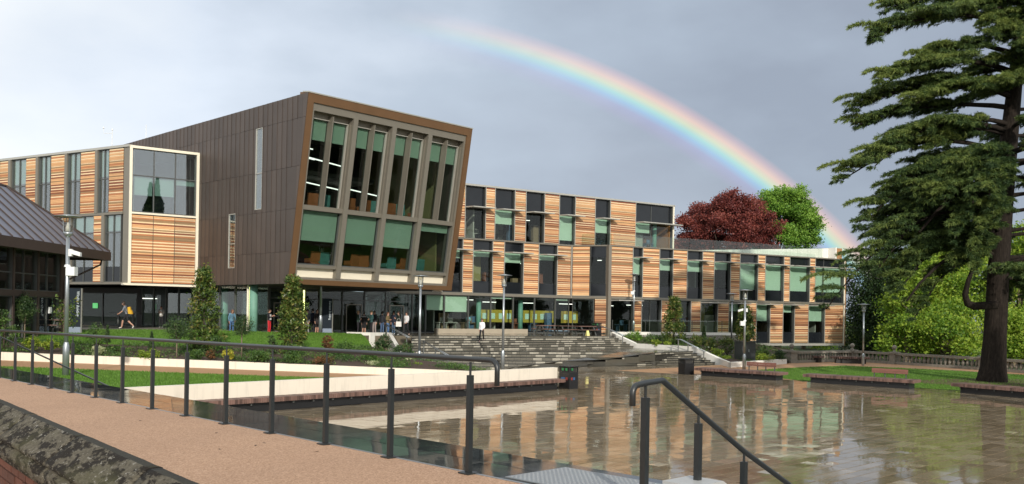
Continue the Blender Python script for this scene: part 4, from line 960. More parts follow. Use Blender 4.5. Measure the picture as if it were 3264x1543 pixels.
rB = thing('stair_railing', 'dark grey handrail bending down over the near stairs on square posts', 'railing', at(2058, 1500, 7.4), world_parts=True)
t1, t2, t3 = at(2058, 1229, 7.4), at(2227, 1314, 8.0), at(2372, 1439, 8.6); bend = at(2112, 1216, 7.55); end = at(2513, 1543, 9.2); tip = at(2034, 1226, 7.33)
for v, foot in ((t1, 1.82), (t2, 1.93), (t3, 1.40)):
    mb = MB(); hx(mb, v, .054, foot, v.z - .10, RANG); po = mb.build('post', M['rail'], rB)
    mb = MB(); mb.tube([V(v.x, v.y, v.z - .1), V(v.x, v.y, v.z + .01)], .012, 8); mb.build('stem', M['rail'], po)
tip.z = t1.z + .01; bend.z = t1.z + .035; d = (tip - t1); d.z = 0; d.normalize()
pts = [end + (end - t3) * 1.2, end, t3, t2, bend, t1 + V(0, 0, .02), tip]
for k in range(1, 7):
    a = pi / 2 * k / 6; pts.append(tip + d * .07 * sin(a) - V(0, 0, .07 * (1 - cos(a))))
pts.append(pts[-1] - V(0, 0, .10))
mb = MB(); mb.tube(pts, .026, 12); mb.build('handrail', M['rail'], rB, True)
# pale cheek wall under it
cw = MB(); nrm = AQ * .18; dd = V(BP.x, BP.y, 0); c0 = t2 - dd * .28; c1 = t2 + dd * .14; c2 = t2 + dd * 3.0
P_ = [(c0, 1.93), (c1, 1.93), (c2, .35)]
for (a, za), (b, zb) in zip(P_, P_[1:]):
    cw.hexa([V(a.x, a.y, -.1) - nrm, V(b.x, b.y, -.1) - nrm, V(b.x, b.y, -.1) + nrm, V(a.x, a.y, -.1) + nrm, V(a.x, a.y, za) - nrm, V(b.x, b.y, zb) - nrm, V(b.x, b.y, zb) + nrm, V(a.x, a.y, za) + nrm])
tag(cw.build('cheek_wall', pm('pale_granite', (.42, .42, .41), .35, var=.1, scale=20)), 'pale stone cheek wall under the near stair handrail', 'wall')
# thin rail beyond the slate strip at far left
rC = thing('bank_railing', 'thin dark handrail sloping down to the lower lawn at the left edge', 'railing', at(60, 1100, 25.5), world_parts=True)
a, b = at(-60, 1046, 27.2), at(338, 1228, 21.2); b2 = b + (b - a) * .35
mb = MB(); mb.tube([a, b, b2], .022, 8); mb.build('handrail', M['rail'], rC, True)
for f in (-.0, 1.28):
    v = a.lerp(b, f); mb = MB(); hx(mb, v, .05, .7, v.z - .01); mb.build('post', M['rail'], rC)
def stair_rail(pts, posts, base, label):
    pts = [Vector(p) for p in pts]; r = thing('step_railing', label, 'railing', (pts[0].x, pts[0].y, base(0)), 0, 'railings on the broad steps', world_parts=True)
    side = V(.35, .22, 0) * .35
    for s_ in (0, 1):
        mb = MB(); mb.tube([p + side * s_ for p in pts], .024, 8); mb.build('handrail', M['steel'], r, True)
    for f in posts:
        L = len(pts) - 1; i = min(int(f * L), L - 1); v = pts[i].lerp(pts[i + 1], f * L - i) + side * .5
        mb = MB(); hx(mb, v, .07, base(f) - .2, v.z - .05); po = mb.build('post', M['mull'], r)
        mb = MB(); mb.tube([v + V(0, 0, -.06) - side * .6, v + V(0, 0, -.02) + side * .6], .015, 6); mb.build('bracket', M['steel'], po)
stair_rail([at(1222, 1032, 62), at(1302, 1076.6, 58.5)], (.1, .9), lambda f: 1.7 - .9 * f, 'left upper step rail near the group of people')
stair_rail([at(1344, 1086, 57.5), at(1430, 1136, 53.5)], (.05, .5, .95), lambda f: .75 - .75 * f, 'left lower step rail beside the shrubs')
stair_rail([at(1915, 1039, 72.6), at(1986, 1069.5, 70.8)], (.4, .95), lambda f: 1.6 - .7 * f, 'right upper step rail at the terrace corner')
stair_rail([at(2152, 1081, 66.5), at(2168, 1082, 66.1), at(2246, 1122, 64.8)], (.25, .65, .97), lambda f: .8 - .8 * f, 'right lower step rail behind the black bin')
# ------------------------------------------------------------------ coping wall in the left foreground
cwl = thing('coping_wall', 'mossy stone-capped brick wall in the left foreground', 'wall', pq(-3.85, 4, 1.8), world_parts=True)
t = NT('weathered_coping'); oc = t.n('ShaderNodeMapping', {'Vector': t.n('ShaderNodeTexCoord').outputs['Object'], 'Scale': (1, 1, 3.2)}).outputs[0]
n1 = t.noise(5., 10, .7, vec=oc); n2 = t.noise(24, 8, .7, vec=oc); n3 = t.noise(1.3, 5, .6, vec=oc)
c = t.ramp(n2, [(.3, (.060, .052, .036)), (.55, (.125, .110, .082)), (.75, (.19, .172, .14))])
c = t.mix(t.ramp(n1, [(.49, (0, 0, 0)), (.53, (1, 1, 1))]), c, (.020, .016, .012)); c = t.mix(t.ramp(n3, [(.55, (0, 0, 0)), (.7, (.6, .6, .6))]), c, (.085, .082, .038))
c = t.mix(t.ramp(t.noise(17, 8, .7, vec=oc), [(.60, (0, 0, 0)), (.63, (1, 1, 1))]), c, (.26, .245, .21))
t.set(col=c, rough=.9, spec=.2); t.bump(t.noise(22, 8, .7, vec=oc), .9, .02); M['coping'] = t.mat
prof = [(-3.68, 2.40), (-3.68, 2.595), (-3.69, 2.60), (-3.745, 2.60), (-3.76, 2.594), (-3.86, 2.51), (-3.925, 2.46), (-3.93, 2.44), (-3.905, 2.425), (-3.905, 2.41), (-3.93, 2.395), (-3.93, 2.31), (-3.88, 2.295), (-3.70, 2.295), (-3.70, 2.40)]
def wq(p, q, z=0.): return pq(p + (q - 2) * .0634, q, z)
mossy = pm('dark_moss', (.02, .018, .010), .95, var=.6, scale=30, bump=.8, bscale=50)
q = -7.6; k = 0
while q < 9:
    L = 1.35; mb = MB(); n = len(prof); nq = 14; jit = random.uniform(-.006, .006); vs = []
    for j in range(nq + 1):
        qq = q + .004 + (L - .008) * j / nq
        for (p_, z_) in prof: vs.append(wq(p_ + random.uniform(-.0015, .0015), qq, z_ + jit + random.uniform(-.002, .002)))
    fs = []; mi = []
    for j in range(nq):
        for i in range(n): fs.append((j * n + i, (j + 1) * n + i, (j + 1) * n + (i + 1) % n, j * n + (i + 1) % n)); mi.append(1 if i in (1, 2) else 0)
    fs += [tuple(range(n)), tuple(range(nq * n, nq * n + n))[::-1]]; mi += [0, 0]
    b0 = len(mb.v); mb.v = [tuple(v) for v in vs]; mb.f = fs; mb.m = mi
    o = mb.build('coping_stone', [M['coping'], mossy], cwl, True); bm2 = bmesh.new(); bm2.from_mesh(o.data); bmesh.ops.recalc_face_normals(bm2, faces=bm2.faces); bm2.to_mesh(o.data); bm2.free()
    q += L
mb = MB(); mb.hexa([wq(-3.862, -7.6, .9), wq(-3.72, -7.6, .9), wq(-3.72, 10, .9), wq(-3.862, 10, .9), wq(-3.862, -7.6, 2.30), wq(-3.72, -7.6, 2.30), wq(-3.72, 10, 2.30), wq(-3.862, 10, 2.30)]); mb.build('mortar_core', pm('old_mortar', (.10, .085, .065), .95, var=.3, scale=20), cwl)
M['brick'] = pm('red_brick', (.105, .036, .021), .85, var=.35, scale=18, bump=.6, bscale=60, piece=.3)
z = 2.292; row = 0
while z > 1.30:
    q = -3.0 + (.11 if row % 2 else 0)
    while q < 2.6:
        mb = MB(); e = random.uniform(0, .006)
        mb.hexa([wq(-3.877 - e, q + .006, z - .070), wq(-3.862, q + .006, z - .070), wq(-3.862, q + .212, z - .070), wq(-3.877 - e, q + .212, z - .070), wq(-3.877 - e, q + .006, z - .005), wq(-3.862, q + .006, z - .005), wq(-3.862, q + .212, z - .005), wq(-3.877 - e, q + .212, z - .005)])
        mb.build('brick', M['brick'], cwl); q += .222
    z -= .078; row += 1
# ------------------------------------------------------------------ lamp posts
def lamp_proto():
    r = thing('lamp_post', 'x', 'lamp post', (0, 0, 0), 0, 'galvanised lamp posts')
    mb = MB(); mb.lathe([(.12, -.1), (.12, 1.02), (.085, 1.14), (.08, 1.16)], (0, 0, 0), 16); mb.build('sleeve', M['steel'], r, True)
    mb = MB(); mb.lathe([(.078, 1.1), (.066, 5.05)], (0, 0, 0), 14); mb.build('pole', M['steel'], r, True)
    mb = MB(); mb.lathe([(.07, 5.0), (.16, 5.10), (.16, 5.17), (.10, 5.2)], (0, 0, 0), 16); mb.build('collar', M['steel'], r, True)
    mb = MB(); mb.lathe([(.10, 5.2), (.085, 5.35), (.03, 5.52), (.012, 5.56)], (0, 0, 0), 14); mb.build('reflector', M['lampwhite'], r, True)
    mb = MB()
    n = 16
    mb.lathe([(.155, 5.18), (.175, 5.70)], (0, 0, 0), n); g = mb.build('glass_shade', glassmat('lamp_glass', (.80, .80, .76), .1), r, True)
    for k in range(4):
        a = pi / 4 + pi / 2 * k; mb = MB(); mb.tube([(.16 * cos(a), .16 * sin(a), 5.15), (.185 * cos(a), .185 * sin(a), 5.74)], .012, 6); mb.build('strut', M['steel'], r)
    mb = MB(); mb.lathe([(.02, 5.70), (.50, 5.735), (.50, 5.75), (.16, 5.80), (.02, 5.82)], (0, 0, 0), 24); mb.build('cap_disc', M['steel'], r, True)
    return r
def add_camera(r, z1, sgn=1):
    mb = MB(); mb.box(.05, .17, -.06, .06, z1 - .12, z1 + .14); mb.hexa([(.12 * sgn - .02, -.07, z1 - .02), (.48 * sgn, -.07, z1 - .12), (.48 * sgn, .07, z1 - .12), (.12 * sgn - .02, .07, z1 - .02), (.12 * sgn - .02, -.07, z1 + .13), (.48 * sgn, -.07, z1 + .02), (.48 * sgn, .07, z1 + .02), (.12 * sgn - .02, .07, z1 + .13)]); return mb.build('security_camera', M['lampwhite'], r)
def add_box(r, z1, sgn=1):
    mb = MB(); mb.box(min(0, .32 * sgn), max(0, .32 * sgn), -.13, .13, z1 - .16, z1 + .16); mb.lathe([(.12, z1 + .16), (.09, z1 + .24)], (0, 0, 0), 10); return mb.build('junction_box', M['lampwhite'], r)
LP = lamp_proto()
lamps = [(218, 684, 32.5, .92, 'lamp post with two white boxes behind the foreground rail at far left'), (1026, 778, 58.5, 1.93, 'lamp post on the left lawn beside the dark Davison Building sign'), (1341, 876, 52.5, .0, 'lamp post rising from the shrubs at the left foot of the broad steps'), (1607, 874, 54.5, 0., 'lamp post standing centrally in front of the broad steps'),
         (2022, 872, 79., 1.95, 'lamp post with a white box before the right wing door windows'), (2334, 934, 69.5, .3, 'thinner lamp post left of the dark planter on the right'), (2376, 922, 58., 0., 'lamp post with two white boxes before the dark planter and its columnar tree'), (2754, 968, 66., 0., 'lamp post on the right lawn under the cedar branches')]
LROOTS = []
for i, (px, ty, d, zb, lab) in enumerate(lamps):
    tp = at(px, ty, d); s = (tp.z - zb) / 5.82; b_ = V(tp.x, tp.y, zb)
    r = dup(LP, b_, 0, lab, (min(1, s * 1.05), min(1, s * 1.05), s)); LROOTS.append(r)
    if i == 0: add_camera(r, 4.42); add_box(r, 3.75)
    if i == 6: add_camera(r, 4.3, -1); add_box(r, 3.35, -1)
    if i == 4: add_box(r, 3.9, -1)
    if i == 1: add_camera(r, 4.85); add_box(r, 3.8)
for ch in list(LP.children): bpy.data.objects.remove(ch)
bpy.data.objects.remove(LP)
# ------------------------------------------------------------------ timber benches
M['slat'] = pm('weathered_hardwood', (.135, .078, .062), .6, var=.3, scale=9, piece=.45, bump=.3, bscale=40)
M['slat_red'] = pm('reddish_hardwood', (.20, .085, .062), .6, var=.25, scale=9, piece=.2, bump=.3, bscale=40)
SLM = {}
def slat_bench(name, label, A, B, depth, h=.46, pitch=.088, group=None, inward=None):
    A, B = Vector(A), Vector(B); d = (B - A).normalized(); n = Vector((d.y, -d.x, 0))
    if inward is not None and n.dot(inward) < 0: n = -n
    L = (B - A).length; r = thing(name, label, 'bench', A.lerp(B, .5), 0, group, world_parts=True)
    ang = atan2(d.y, d.x); key = round(depth, 2)
    if key not in SLM:
        mb = MB(); mb.box(-.036, .036, 0, depth, -.15, 0); SLM[key] = mb.mesh('slat', M['slat'])
    ns = int(L / pitch)
    flip = Vector((-sin(ang), cos(ang), 0)).dot(n) < 0
    for i in range(ns):
        o = bpy.data.objects.new('slat', SLM[key]); COL.objects.link(o); o.parent = r; o.matrix_parent_inverse = PINV[r.name]
        p = A + d * (pitch * (i + .5)); o.location = (p.x, p.y, h + random.uniform(-.002, .002)); o.rotation_euler = (0, 0, ang + (pi if flip else 0))
    mb = MB(); a = A + d * .35 + n * .22; b = B - d * .35 + n * .22; e = n * (depth - .3)
    q = [a, b, b + e, a + e]; mb.hexa([v + V(0, 0, .0) for v in q] + [v + V(0, 0, h - .16) for v in q]); mb.build('base', M['black'], r)
    for i in range(int(L / .8)):
        c = A + d * (.4 + .8 * i) + n * .12; mb = MB(); hx(mb, c, .05, h - .24, h - .152, ang); mb.build('bracket', M['mull'], r)
    return r, d, n
nW = Vector(((W1B - W1A).normalized().y, -(W1B - W1A).normalized().x, 0))
dW = (W1B - W1A).normalized()
slat_bench('timber_bench', 'very long slatted timber bench against the cream wall', W1A + dW * .8 + nW * .62, W1B + nW * .62 - dW * .1, .6, .47, .0825, inward=-nW)
B1 = (G(2215, 1196), G(2478, 1214)); B2 = (G(2560, 1218), G(2905, 1241)); B3 = (G(3030, 1250), G(3420, 1284))
G1 = 'slatted platform benches on the right of the plaza'
for (a, b), lab in ((B1, 'slatted platform bench joined to the right black bin'), (B2, 'middle slatted platform bench before the right lawn, with a backrest'), (B3, 'slatted platform bench by the cedar at the right edge')):
    back = V(.45, .9, 0)
    r, d, n = slat_bench('platform_bench', lab, a - V(.1, .2, 0), b + V(.1, -.2, 0), 1.15, .45, .086, G1, inward=back)
    if 'cedar' in lab: continue
    fa, fb = (.62, .97) if 'bin' in lab else (.66, .98)
    L = (b - a).length
    if 'bin' in lab: fa, fb = .56, .90
    else: fa, fb = .60, .92
    for j, z in enumerate((.68, .80)):
        mb = MB(); p0 = a + d * L * fa + n * .75; p1 = a + d * L * fb + n * .75
        mb.hexa([p0 + V(0, 0, z), p1 + V(0, 0, z), p1 + n * .05 + V(0, 0, z), p0 + n * .05 + V(0, 0, z), p0 + V(0, 0, z + .112), p1 + V(0, 0, z + .112), p1 + n * .05 + V(0, 0, z + .112), p0 + n * .05 + V(0, 0, z + .112)]); mb.build('back_plank', M['slat_red'], r)
    for f in (.06, .36, .64, .94):
        c = (a + d * L * (fa + (fb - fa) * f)) + n * .83; mb = MB(); hx(mb, c, .05, .45, .86, atan2(d.y, d.x)); mb.build('back_post', M['mull'], r)
for (x0, x1, yb, lab) in ((2558, 2620, 1154, 'short far bench beside the first balustrade pier'), (2652, 2778, 1158, 'longer far bench in front of the stone balustrade')):
    slat_bench('far_bench', lab, G(x0, yb), G(x1, yb + 3), .9, .52, .16, 'far benches by the balustrade', inward=V(0, 1, 0))
# ------------------------------------------------------------------ bins, cabinet, signs, tables
ICON = [emit('x', (0, 0, 0), 0) if False else pm('icon_' + n, c, .5, var=.02) for n, c in (('green', (.02, .16, .05)), ('red', (.24, .03, .025)), ('blue', (.03, .10, .24)), ('orange', (.24, .1, .03)))]
def bin_(loc, rz, w, h, label, side=1):
    r = thing('litter_bin', label, 'bin', loc, rz, 'black square recycling bins')
    mb = MB(); mb.box(-w / 2, w / 2, -w / 2, w / 2, 0, h * .72); hxx = w / 2
    for sx in (-1, 1):
        for sy in (-1, 1): mb.box(sx * hxx - (.05 if sx > 0 else 0), sx * hxx + (.05 if sx < 0 else 0), sy * hxx - (.05 if sy > 0 else 0), sy * hxx + (.05 if sy < 0 else 0), h * .72, h - .04)
    mb.build('body', M['black'], r)
    mb = MB(); mb.box(-w / 2 - .02, w / 2 + .02, -w / 2 - .02, w / 2 + .02, h - .04, h); mb.build('lid', M['black'], r)
    mb = MB(); mb.box(-w / 2 + .06, w / 2 - .06, -w / 2 + .06, w / 2 - .06, h * .72, h - .05); mb.build('liner', M['dark'], r)
    X = side * (w / 2 + .004)
    for i, (y, z, m) in enumerate(((-.12, h * .86, 0), (.10, h * .86, 0), (-.14, h * .45, 1), (.02, h * .45, 2), (.14, h * .45, 2))):
        mb = MB(); mb.box(min(X, X - .006 * side), max(X, X - .006 * side), y - .06, y + .06, z - .06, z + .06); mb.build('icon', ICON[m], r)
        mb = MB(); mb.box(y - .06, y + .06, -w / 2 - .006, -w / 2 + .001, z - .06, z + .06)
        if i in (0, 2, 3) and side < 0: mb.build('icon', ICON[m], r)
    return r
b1 = G(1812, 1238); bin_((b1.x, b1.y, .0), atan2(dW.y, dW.x), .62, 1.04, 'black recycling bin at the right end of the long timber bench', -1)
b2 = G(2190, 1194); bin_((b2.x, b2.y + .3, .0), .45, .66, .92, 'black recycling bin in front of the broad steps on the right', 1)
b3 = at(1901, 1060, 74); bin_((b3.x, b3.y, TZ), .5, .6, 1.05, 'black recycling bin on the terrace at the right corner of the steps', -1)
cb = at(2374, 1148, 64.5); cab = thing('planter_box', 'dark grey tall planter box behind the right lamp post', 'planter', (cb.x, cb.y, .25), .3)
mb = MB(); mb.box(-.56, .56, -.5, .5, 0, 1.42); mb.build('body', pm('slate_paint', (.035, .04, .043), .5), cab); mb = MB(); mb.box(-.6, .6, -.54, .54, 1.42, 1.5); mb.build('rim', M['mull'], cab); mb = MB(); mb.box(-.03, .03, -.53, -.501, .7, .9); mb.build('lock', M['steel'], cab)
def text_mesh(s, size):
    cu = bpy.data.curves.new('text', 'FONT'); cu.body = s; cu.size = size; cu.extrude = .004; o = bpy.data.objects.new('text', cu); COL.objects.link(o)
    bpy.context.view_layer.update(); me = bpy.data.meshes.new_from_object(o.evaluated_get(bpy.context.evaluated_depsgraph_get())); bpy.data.objects.remove(o); return me
M['sign'] = pm('navy_sign', (.008, .015, .024), .6, var=.08, spec=.2); M['sign_txt'] = pm('sign_lettering', (.62, .70, .75), .5, var=.02); M['sign_side'] = pm('sign_edge', (.16, .16, .14), .5); M['sign_base'] = pm('pale_sign_base', (.20, .25, .33), .5)
def totem(txt, px, ytop, ybot, w, d, label, ts, rz):
    b = at(px, ybot, d); top = at(px, ytop, d); H = top.z - b.z; r = thing('totem_sign', label, 'sign', b, rz, 'upright building signs')
    mb = MB(); mb.box(-w / 2, w / 2, -.06, .06, .0, .34); mb.build('plinth', M['sign_base'], r)
    mb = MB(); mb.box(-w / 2, w / 2 - .07, -.07, .07, .34, H); mb.build('panel', M['sign'], r)
    mb = MB(); mb.box(w / 2 - .07, w / 2, -.08, .09, 0.0, H); mb.build('edge', M['sign_side'], r)
    me = text_mesh(txt, ts); me.materials.append(M['sign_txt'])
    xs = [v.co.x for v in me.vertices]; ln = max(xs) - min(xs)
    o = bpy.data.objects.new('lettering', me); COL.objects.link(o); o.parent = r
    o.rotation_euler = (pi / 2, pi / 2, 0); o.location = (w / 2 - .07 - ts * 1.05, -.078, H - .16); return ln
l1 = totem('Windsor Building', 240, 919, 1061, .70, 50.5, 'dark upright sign reading Windsor Building by the left forecourt', .205, .25)
l2 = totem('Davison Building', 1043, 952, 1063, .72, 60.0, 'dark upright sign reading Davison Building by the glass entrance', .19, .35)
def picnic(loc, rz, label):
    r = thing('picnic_table', label, 'table', loc, rz, 'dark picnic tables')
    mb = MB(); mb.box(-.9, .9, -.36, .36, .70, .76); mb.build('tabletop', M['slat'], r)
    for s in (-1, 1):
        mb = MB(); mb.box(-.9, .9, s * .72 - .14, s * .72 + .14, .42, .47); mb.build('seat', M['slat'], r)
    for sx in (-.62, .62):
        mb = MB(); mb.box(sx - .03, sx + .03, -.8, .8, .36, .42)
        for s in (-1, 1): mb.hexa([(sx - .04, s * .62 - .05, 0), (sx + .04, s * .62 - .05, 0), (sx + .04, s * .62 + .05, 0), (sx - .04, s * .62 + .05, 0), (sx - .04, s * .25 - .05, .70), (sx + .04, s * .25 - .05, .70), (sx + .04, s * .25 + .05, .70), (sx - .04, s * .25 + .05, .70)])
        mb.build('leg_frame', M['mull'], r)
for px, d, lab in ((1740, 74.5, 'leftmost dark picnic table on the terrace above the steps'), (1806, 73.8, 'second dark picnic table on the terrace above the steps'), (1866, 73.5, 'third dark picnic table on the terrace beside the terrace bin')):
    v = at(px, 1060, d); picnic((v.x, v.y, TZ), .58 + random.uniform(-.1, .1), lab)
v = at(140, 1045, 50); picnic((v.x, v.y, 1.9), .2, 'dark picnic table before the low metal-roofed hall')
for px, d, lab in ((377, 66, 'tall standing table left of the walking man'), (424, 66.5, 'tall standing table right of the walking man')):
    v = at(px, 1045, d); r = thing('bar_table', lab, 'table', (v.x, v.y, 1.95), 0, 'tall standing tables'); mb = MB(); mb.box(-.55, .55, -.3, .3, 1.02, 1.07); mb.build('tabletop', M['mull'], r); mb = MB(); mb.box(-.06, .06, -.06, .06, 0.02, 1.02); mb.build('leg', M['mull'], r); mb = MB(); mb.box(-.3, .3, -.2, .2, 0, .02); mb.build('foot', M['mull'], r)
v = at(1873, 1066, 71.3); r = thing('floor_sign', 'small pale yellow folding floor sign on the top step', 'sign', (v.x, v.y, TZ + .004), .4)
for s in (-1, 1): mb = MB(); mb.hexa([(-.13, s * .12 - .01, 0), (.13, s * .12 - .01, 0), (.13, s * .12 + .01, 0), (-.13, s * .12 + .01, 0), (-.09, s * .015 - .01, .42), (.09, s * .015 - .01, .42), (.09, s * .015 + .01, .42), (-.09, s * .015 + .01, .42)]); mb.build('board', pm('pale_yellow_plastic', (.75, .68, .25), .5), r)
# ------------------------------------------------------------------ stone balustrade
M['stone'] = pm('lichen_stone', (.22, .20, .165), .9, var=.45, scale=5, bump=.5, bscale=30)
bal = thing('stone_balustrade', 'old stone balustrade with ball finials curving behind the right lawn', 'balustrade', (27, 71, 0), world_parts=True)
bp = [G(2490, 1150), G(2523, 1157), G(2716, 1152), G(2850, 1161), G(3135, 1180), G(3420, 1202)]
bm_mesh = MB().lathe([(.075, .20), (.06, .24), (.10, .34), (.115, .42), (.075, .54), (.045, .64), (.075, .68), (.075, .72)], (0, 0, 0), 8).mesh('baluster', M['stone'], True)
for a, b in zip(bp, bp[1:]):
    d = (b - a).normalized(); n = V(d.y, -d.x, 0) * .16; ang = atan2(d.y, d.x)
    for z0, z1, w in ((0, .2, 1.15), (.72, .86, 1.2), (.86, .90, .9)):
        mb = MB(); q = [a - n * w, b - n * w, b + n * w, a + n * w]; q = q if (q[1] - q[0]).cross(q[2] - q[1]).z > 0 else q[::-1]; mb.hexa([v + V(0, 0, z0) for v in q] + [v + V(0, 0, z1 - .001) for v in q]); mb.build('rail' if z0 else 'plinth', M['stone'], bal)
    k = int((b - a).length / .34)
    for i in range(k):
        o = bpy.data.objects.new('baluster', bm_mesh); COL.objects.link(o); o.parent = bal; o.matrix_parent_inverse = PINV[bal.name]; o.location = a.lerp(b, (i + .5) / k); o.rotation_euler = (0, 0, ang)
for i in (1, 2, 3, 4):
    c = bp[i]; big = 1.25 if i == 1 else 1.; mb = MB()
    hx(mb, c, .62 * big, 0, .18, .4); hx(mb, c, .5 * big, .18, .82, .4); hx(mb, c, .66 * big, .82, .95, .4); po = mb.build('pier', M['stone'], bal)
    mb = MB(); mb.lathe([(.2, .95), (.12, 1.02), (.07, 1.10), (.12, 1.14)], (c.x, c.y, 0), 10); mb.ball((c.x, c.y, 1.30), .19, 12); mb.build('finial', M['stone'], po, True)
    mb = MB(); hx(mb, c + V(0, -.002, 0), .34 * big, .28, .74, .4); 

lf_ = MB(); lf_.add([(-.05, 0, 0), (-.01, -.022, .006), (.05, 0, .002), (-.01, .022, .008), (.075, .004, .004)], [(0, 1, 2, 3), (2, 4, 3)]); lfm = lf_.mesh('fallen_leaf', pm('dead_leaf', (.05, .03, .015), .8))
for px, py in ((38, 1216), (447, 1341), (700, 1432), (690, 1380), (840, 1412), (1010, 1440), (815, 1420)):
    v = G(px, py, 1.78); q_ = (v - R0).dot(AQ); v = G(px, py, rz_(q_) + .004); o = link('fallen_leaf', lfm); o.location = v; o.scale = (.6, .6, .6); o.rotation_euler = (0, 0, random.uniform(0, 6)); tag(o, 'small dark fallen leaf lying on the foreground ramp', 'leaf', 'fallen leaves on the ramp')
# ------------------------------------------------------------------ people
MC = {}
def cm(c, rough=.8):
    k = tuple(round(x, 3) for x in c)
    if k not in MC: MC[k] = pm('cloth_%d' % len(MC), c, rough, var=.12, scale=12)
    return MC[k]
SKIN = pm('skin_tone', (.48, .27, .19), .55, var=.06); EYE_M = pm('eye_dark', (.02, .015, .012), .3); LIP = pm('lip_tone', (.36, .13, .11), .5)
def person(label, loc, rz, H=1.7, top=(.03, .03, .035), legs=(.02, .02, .022), shoes=(.5, .5, .5), hair=(.03, .018, .01), long_hair=False, sleeve=1, shorts=0, pose=None, wide=1., skirt=False, inner=None):
    P = {'pel': (0, 0, .94), 'sp': (0, .01, 1.10), 'ch': (0, 0, 1.30), 'nk': (0, .01, 1.46), 'hb': (0, -.01, 1.56), 'ht': (0, -.005, 1.655)}
    for s, k in ((-1, 'r'), (1, 'l')):
        P.update({'sh' + k: (s * .165, .005, 1.40), 'el' + k: (s * .215, .03, 1.13), 'wr' + k: (s * .21, -.03, .90), 'pa' + k: (s * .205, -.045, .83), 'hi' + k: (s * .085, 0, .90), 'kn' + k: (s * .09, -.015, .50), 'an' + k: (s * .095, .02, .09), 'to' + k: (s * .11, -.12, .035)})
    for k, v in (pose or {}).items(): P[k] = v
    R = {'pel': (.155, .115), 'sp': (.125, .095), 'ch': (.155, .105), 'nk': (.055, .058), 'hb': (.070, .085), 'ht': (.072, .088)}
    for k in 'rl': R.update({'sh' + k: (.065, .065), 'el' + k: (.046, .046), 'wr' + k: (.032, .030), 'pa' + k: (.034, .018), 'hi' + k: (.085, .09), 'kn' + k: (.060, .062), 'an' + k: (.042, .046), 'to' + k: (.038, .03)})
    E = [('pel', 'sp'), ('sp', 'ch'), ('ch', 'nk'), ('nk', 'hb'), ('hb', 'ht')]
    for k in 'rl': E += [('ch', 'sh' + k), ('sh' + k, 'el' + k), ('el' + k, 'wr' + k), ('wr' + k, 'pa' + k), ('pel', 'hi' + k), ('hi' + k, 'kn' + k), ('kn' + k, 'an' + k), ('an' + k, 'to' + k)]
    for k, s in (('r', -1), ('l', 1)):                     # four fingers and a thumb, slightly curled
        w_, p_ = Vector(P['wr' + k]), Vector(P['pa' + k]); dr = (p_ - w_).normalized(); sd = dr.cross(V(s, 0, .01)).normalized()
        for j, (off, ln) in enumerate(((-.024, .062), (-.008, .075), (.009, .07), (.025, .052))):
            a, b = 'f%s%da' % (k, j), 'f%s%db' % (k, j); P[a] = p_ + dr * .035 + sd * off; P[b] = p_ + dr * (.035 + ln) + sd * off * 1.15 + V(-s * .012, 0, 0); R[a] = (.009, .009); R[b] = (.007, .007); E += [('pa' + k, a), (a, b)]
        a = 'f%st' % k; P[a] = p_ * .55 + w_ * .45 + sd * -.055 + dr * .03; R[a] = (.009, .009); E.append(('pa' + k, a))
    keys = list(P); s = H / 1.72
    me = bpy.data.meshes.new('body'); me.from_pydata([tuple(Vector(P[k]) * s) for k in keys], [(keys.index(a), keys.index(b)) for a, b in E], [])
    o = bpy.data.objects.new('body', me); COL.objects.link(o); o.modifiers.new('s', 'SKIN'); sv = me.skin_vertices[0].data
    for i, k in enumerate(keys):
        wd = wide if k in ('pel', 'sp', 'ch') else 1
        sv[i].radius = (R[k][0] * s * wd, R[k][1] * s * wd); sv[i].use_root = k == 'pel'
    m = o.modifiers.new('u', 'SUBSURF'); m.levels = 1; m.render_levels = 1
    bpy.context.view_layer.update(); dg = bpy.context.evaluated_depsgraph_get(); bme = bpy.data.meshes.new_from_object(o.evaluated_get(dg)); bpy.data.objects.remove(o)
    segs = []
    for a, b in E:
        if a in ('ch', 'sp', 'pel') and b in ('sp', 'ch', 'nk') or b[:2] == 'sh': mi = 1
        elif b[:2] == 'el': mi = 1
        elif b[:2] == 'wr': mi = 1 if sleeve else 0
        elif a in ('nk', 'hb') or b[:2] == 'pa' or b[0] == 'f': mi = 0
        elif b[:2] in ('hi', 'kn'): mi = 2
        elif b[:2] == 'an': mi = 0 if shorts else 2
        elif b[:2] == 'to': mi = 3
        else: mi = 1
        segs.append((np.array(P[a], float) * s, np.array(P[b], float) * s, mi))
    for m_ in (SKIN, cm(top), cm(legs), cm(shoes, .6)): bme.materials.append(m_)
    C = np.array([p.center[:] for p in bme.polygons]); best = np.full(len(C), 1e9); idx = np.zeros(len(C), int)
    for a, b, mi in segs:
        ab = b - a; tt = np.clip(((C - a) @ ab) / max(1e-9, ab @ ab), 0, 1); dd = np.linalg.norm(C - (a + tt[:, None] * ab), axis=1); k = dd < best; best[k] = dd[k]; idx[k] = mi
    zc = C[:, 2] / s; tr = (np.abs(C[:, 0]) < .17 * s)
    pz = P['pel'][2]; idx[(idx == 2) & (zc > pz - .02) & tr] = 1
    bme.polygons.foreach_set('material_index', idx.astype(np.int32)); bme.polygons.foreach_set('use_smooth', [True] * len(C))
    root = thing('person', label, 'person', loc, rz, None); bo = link('body', bme, root)
    hb = Vector(P['hb']) * s; ht = Vector(P['ht']) * s; hc = hb.lerp(ht, .55)
    mb = MB(); f = -.082 * s
    for sx in (-1, 1): mb.ball((hc.x + sx * .030 * s, hc.y + f, hc.z + .012 * s), .011 * s, 6, 1); mb.ball((hc.x + sx * .076 * s, hc.y + .005, hc.z), .022 * s, 6, 0, (.4, .7, 1))
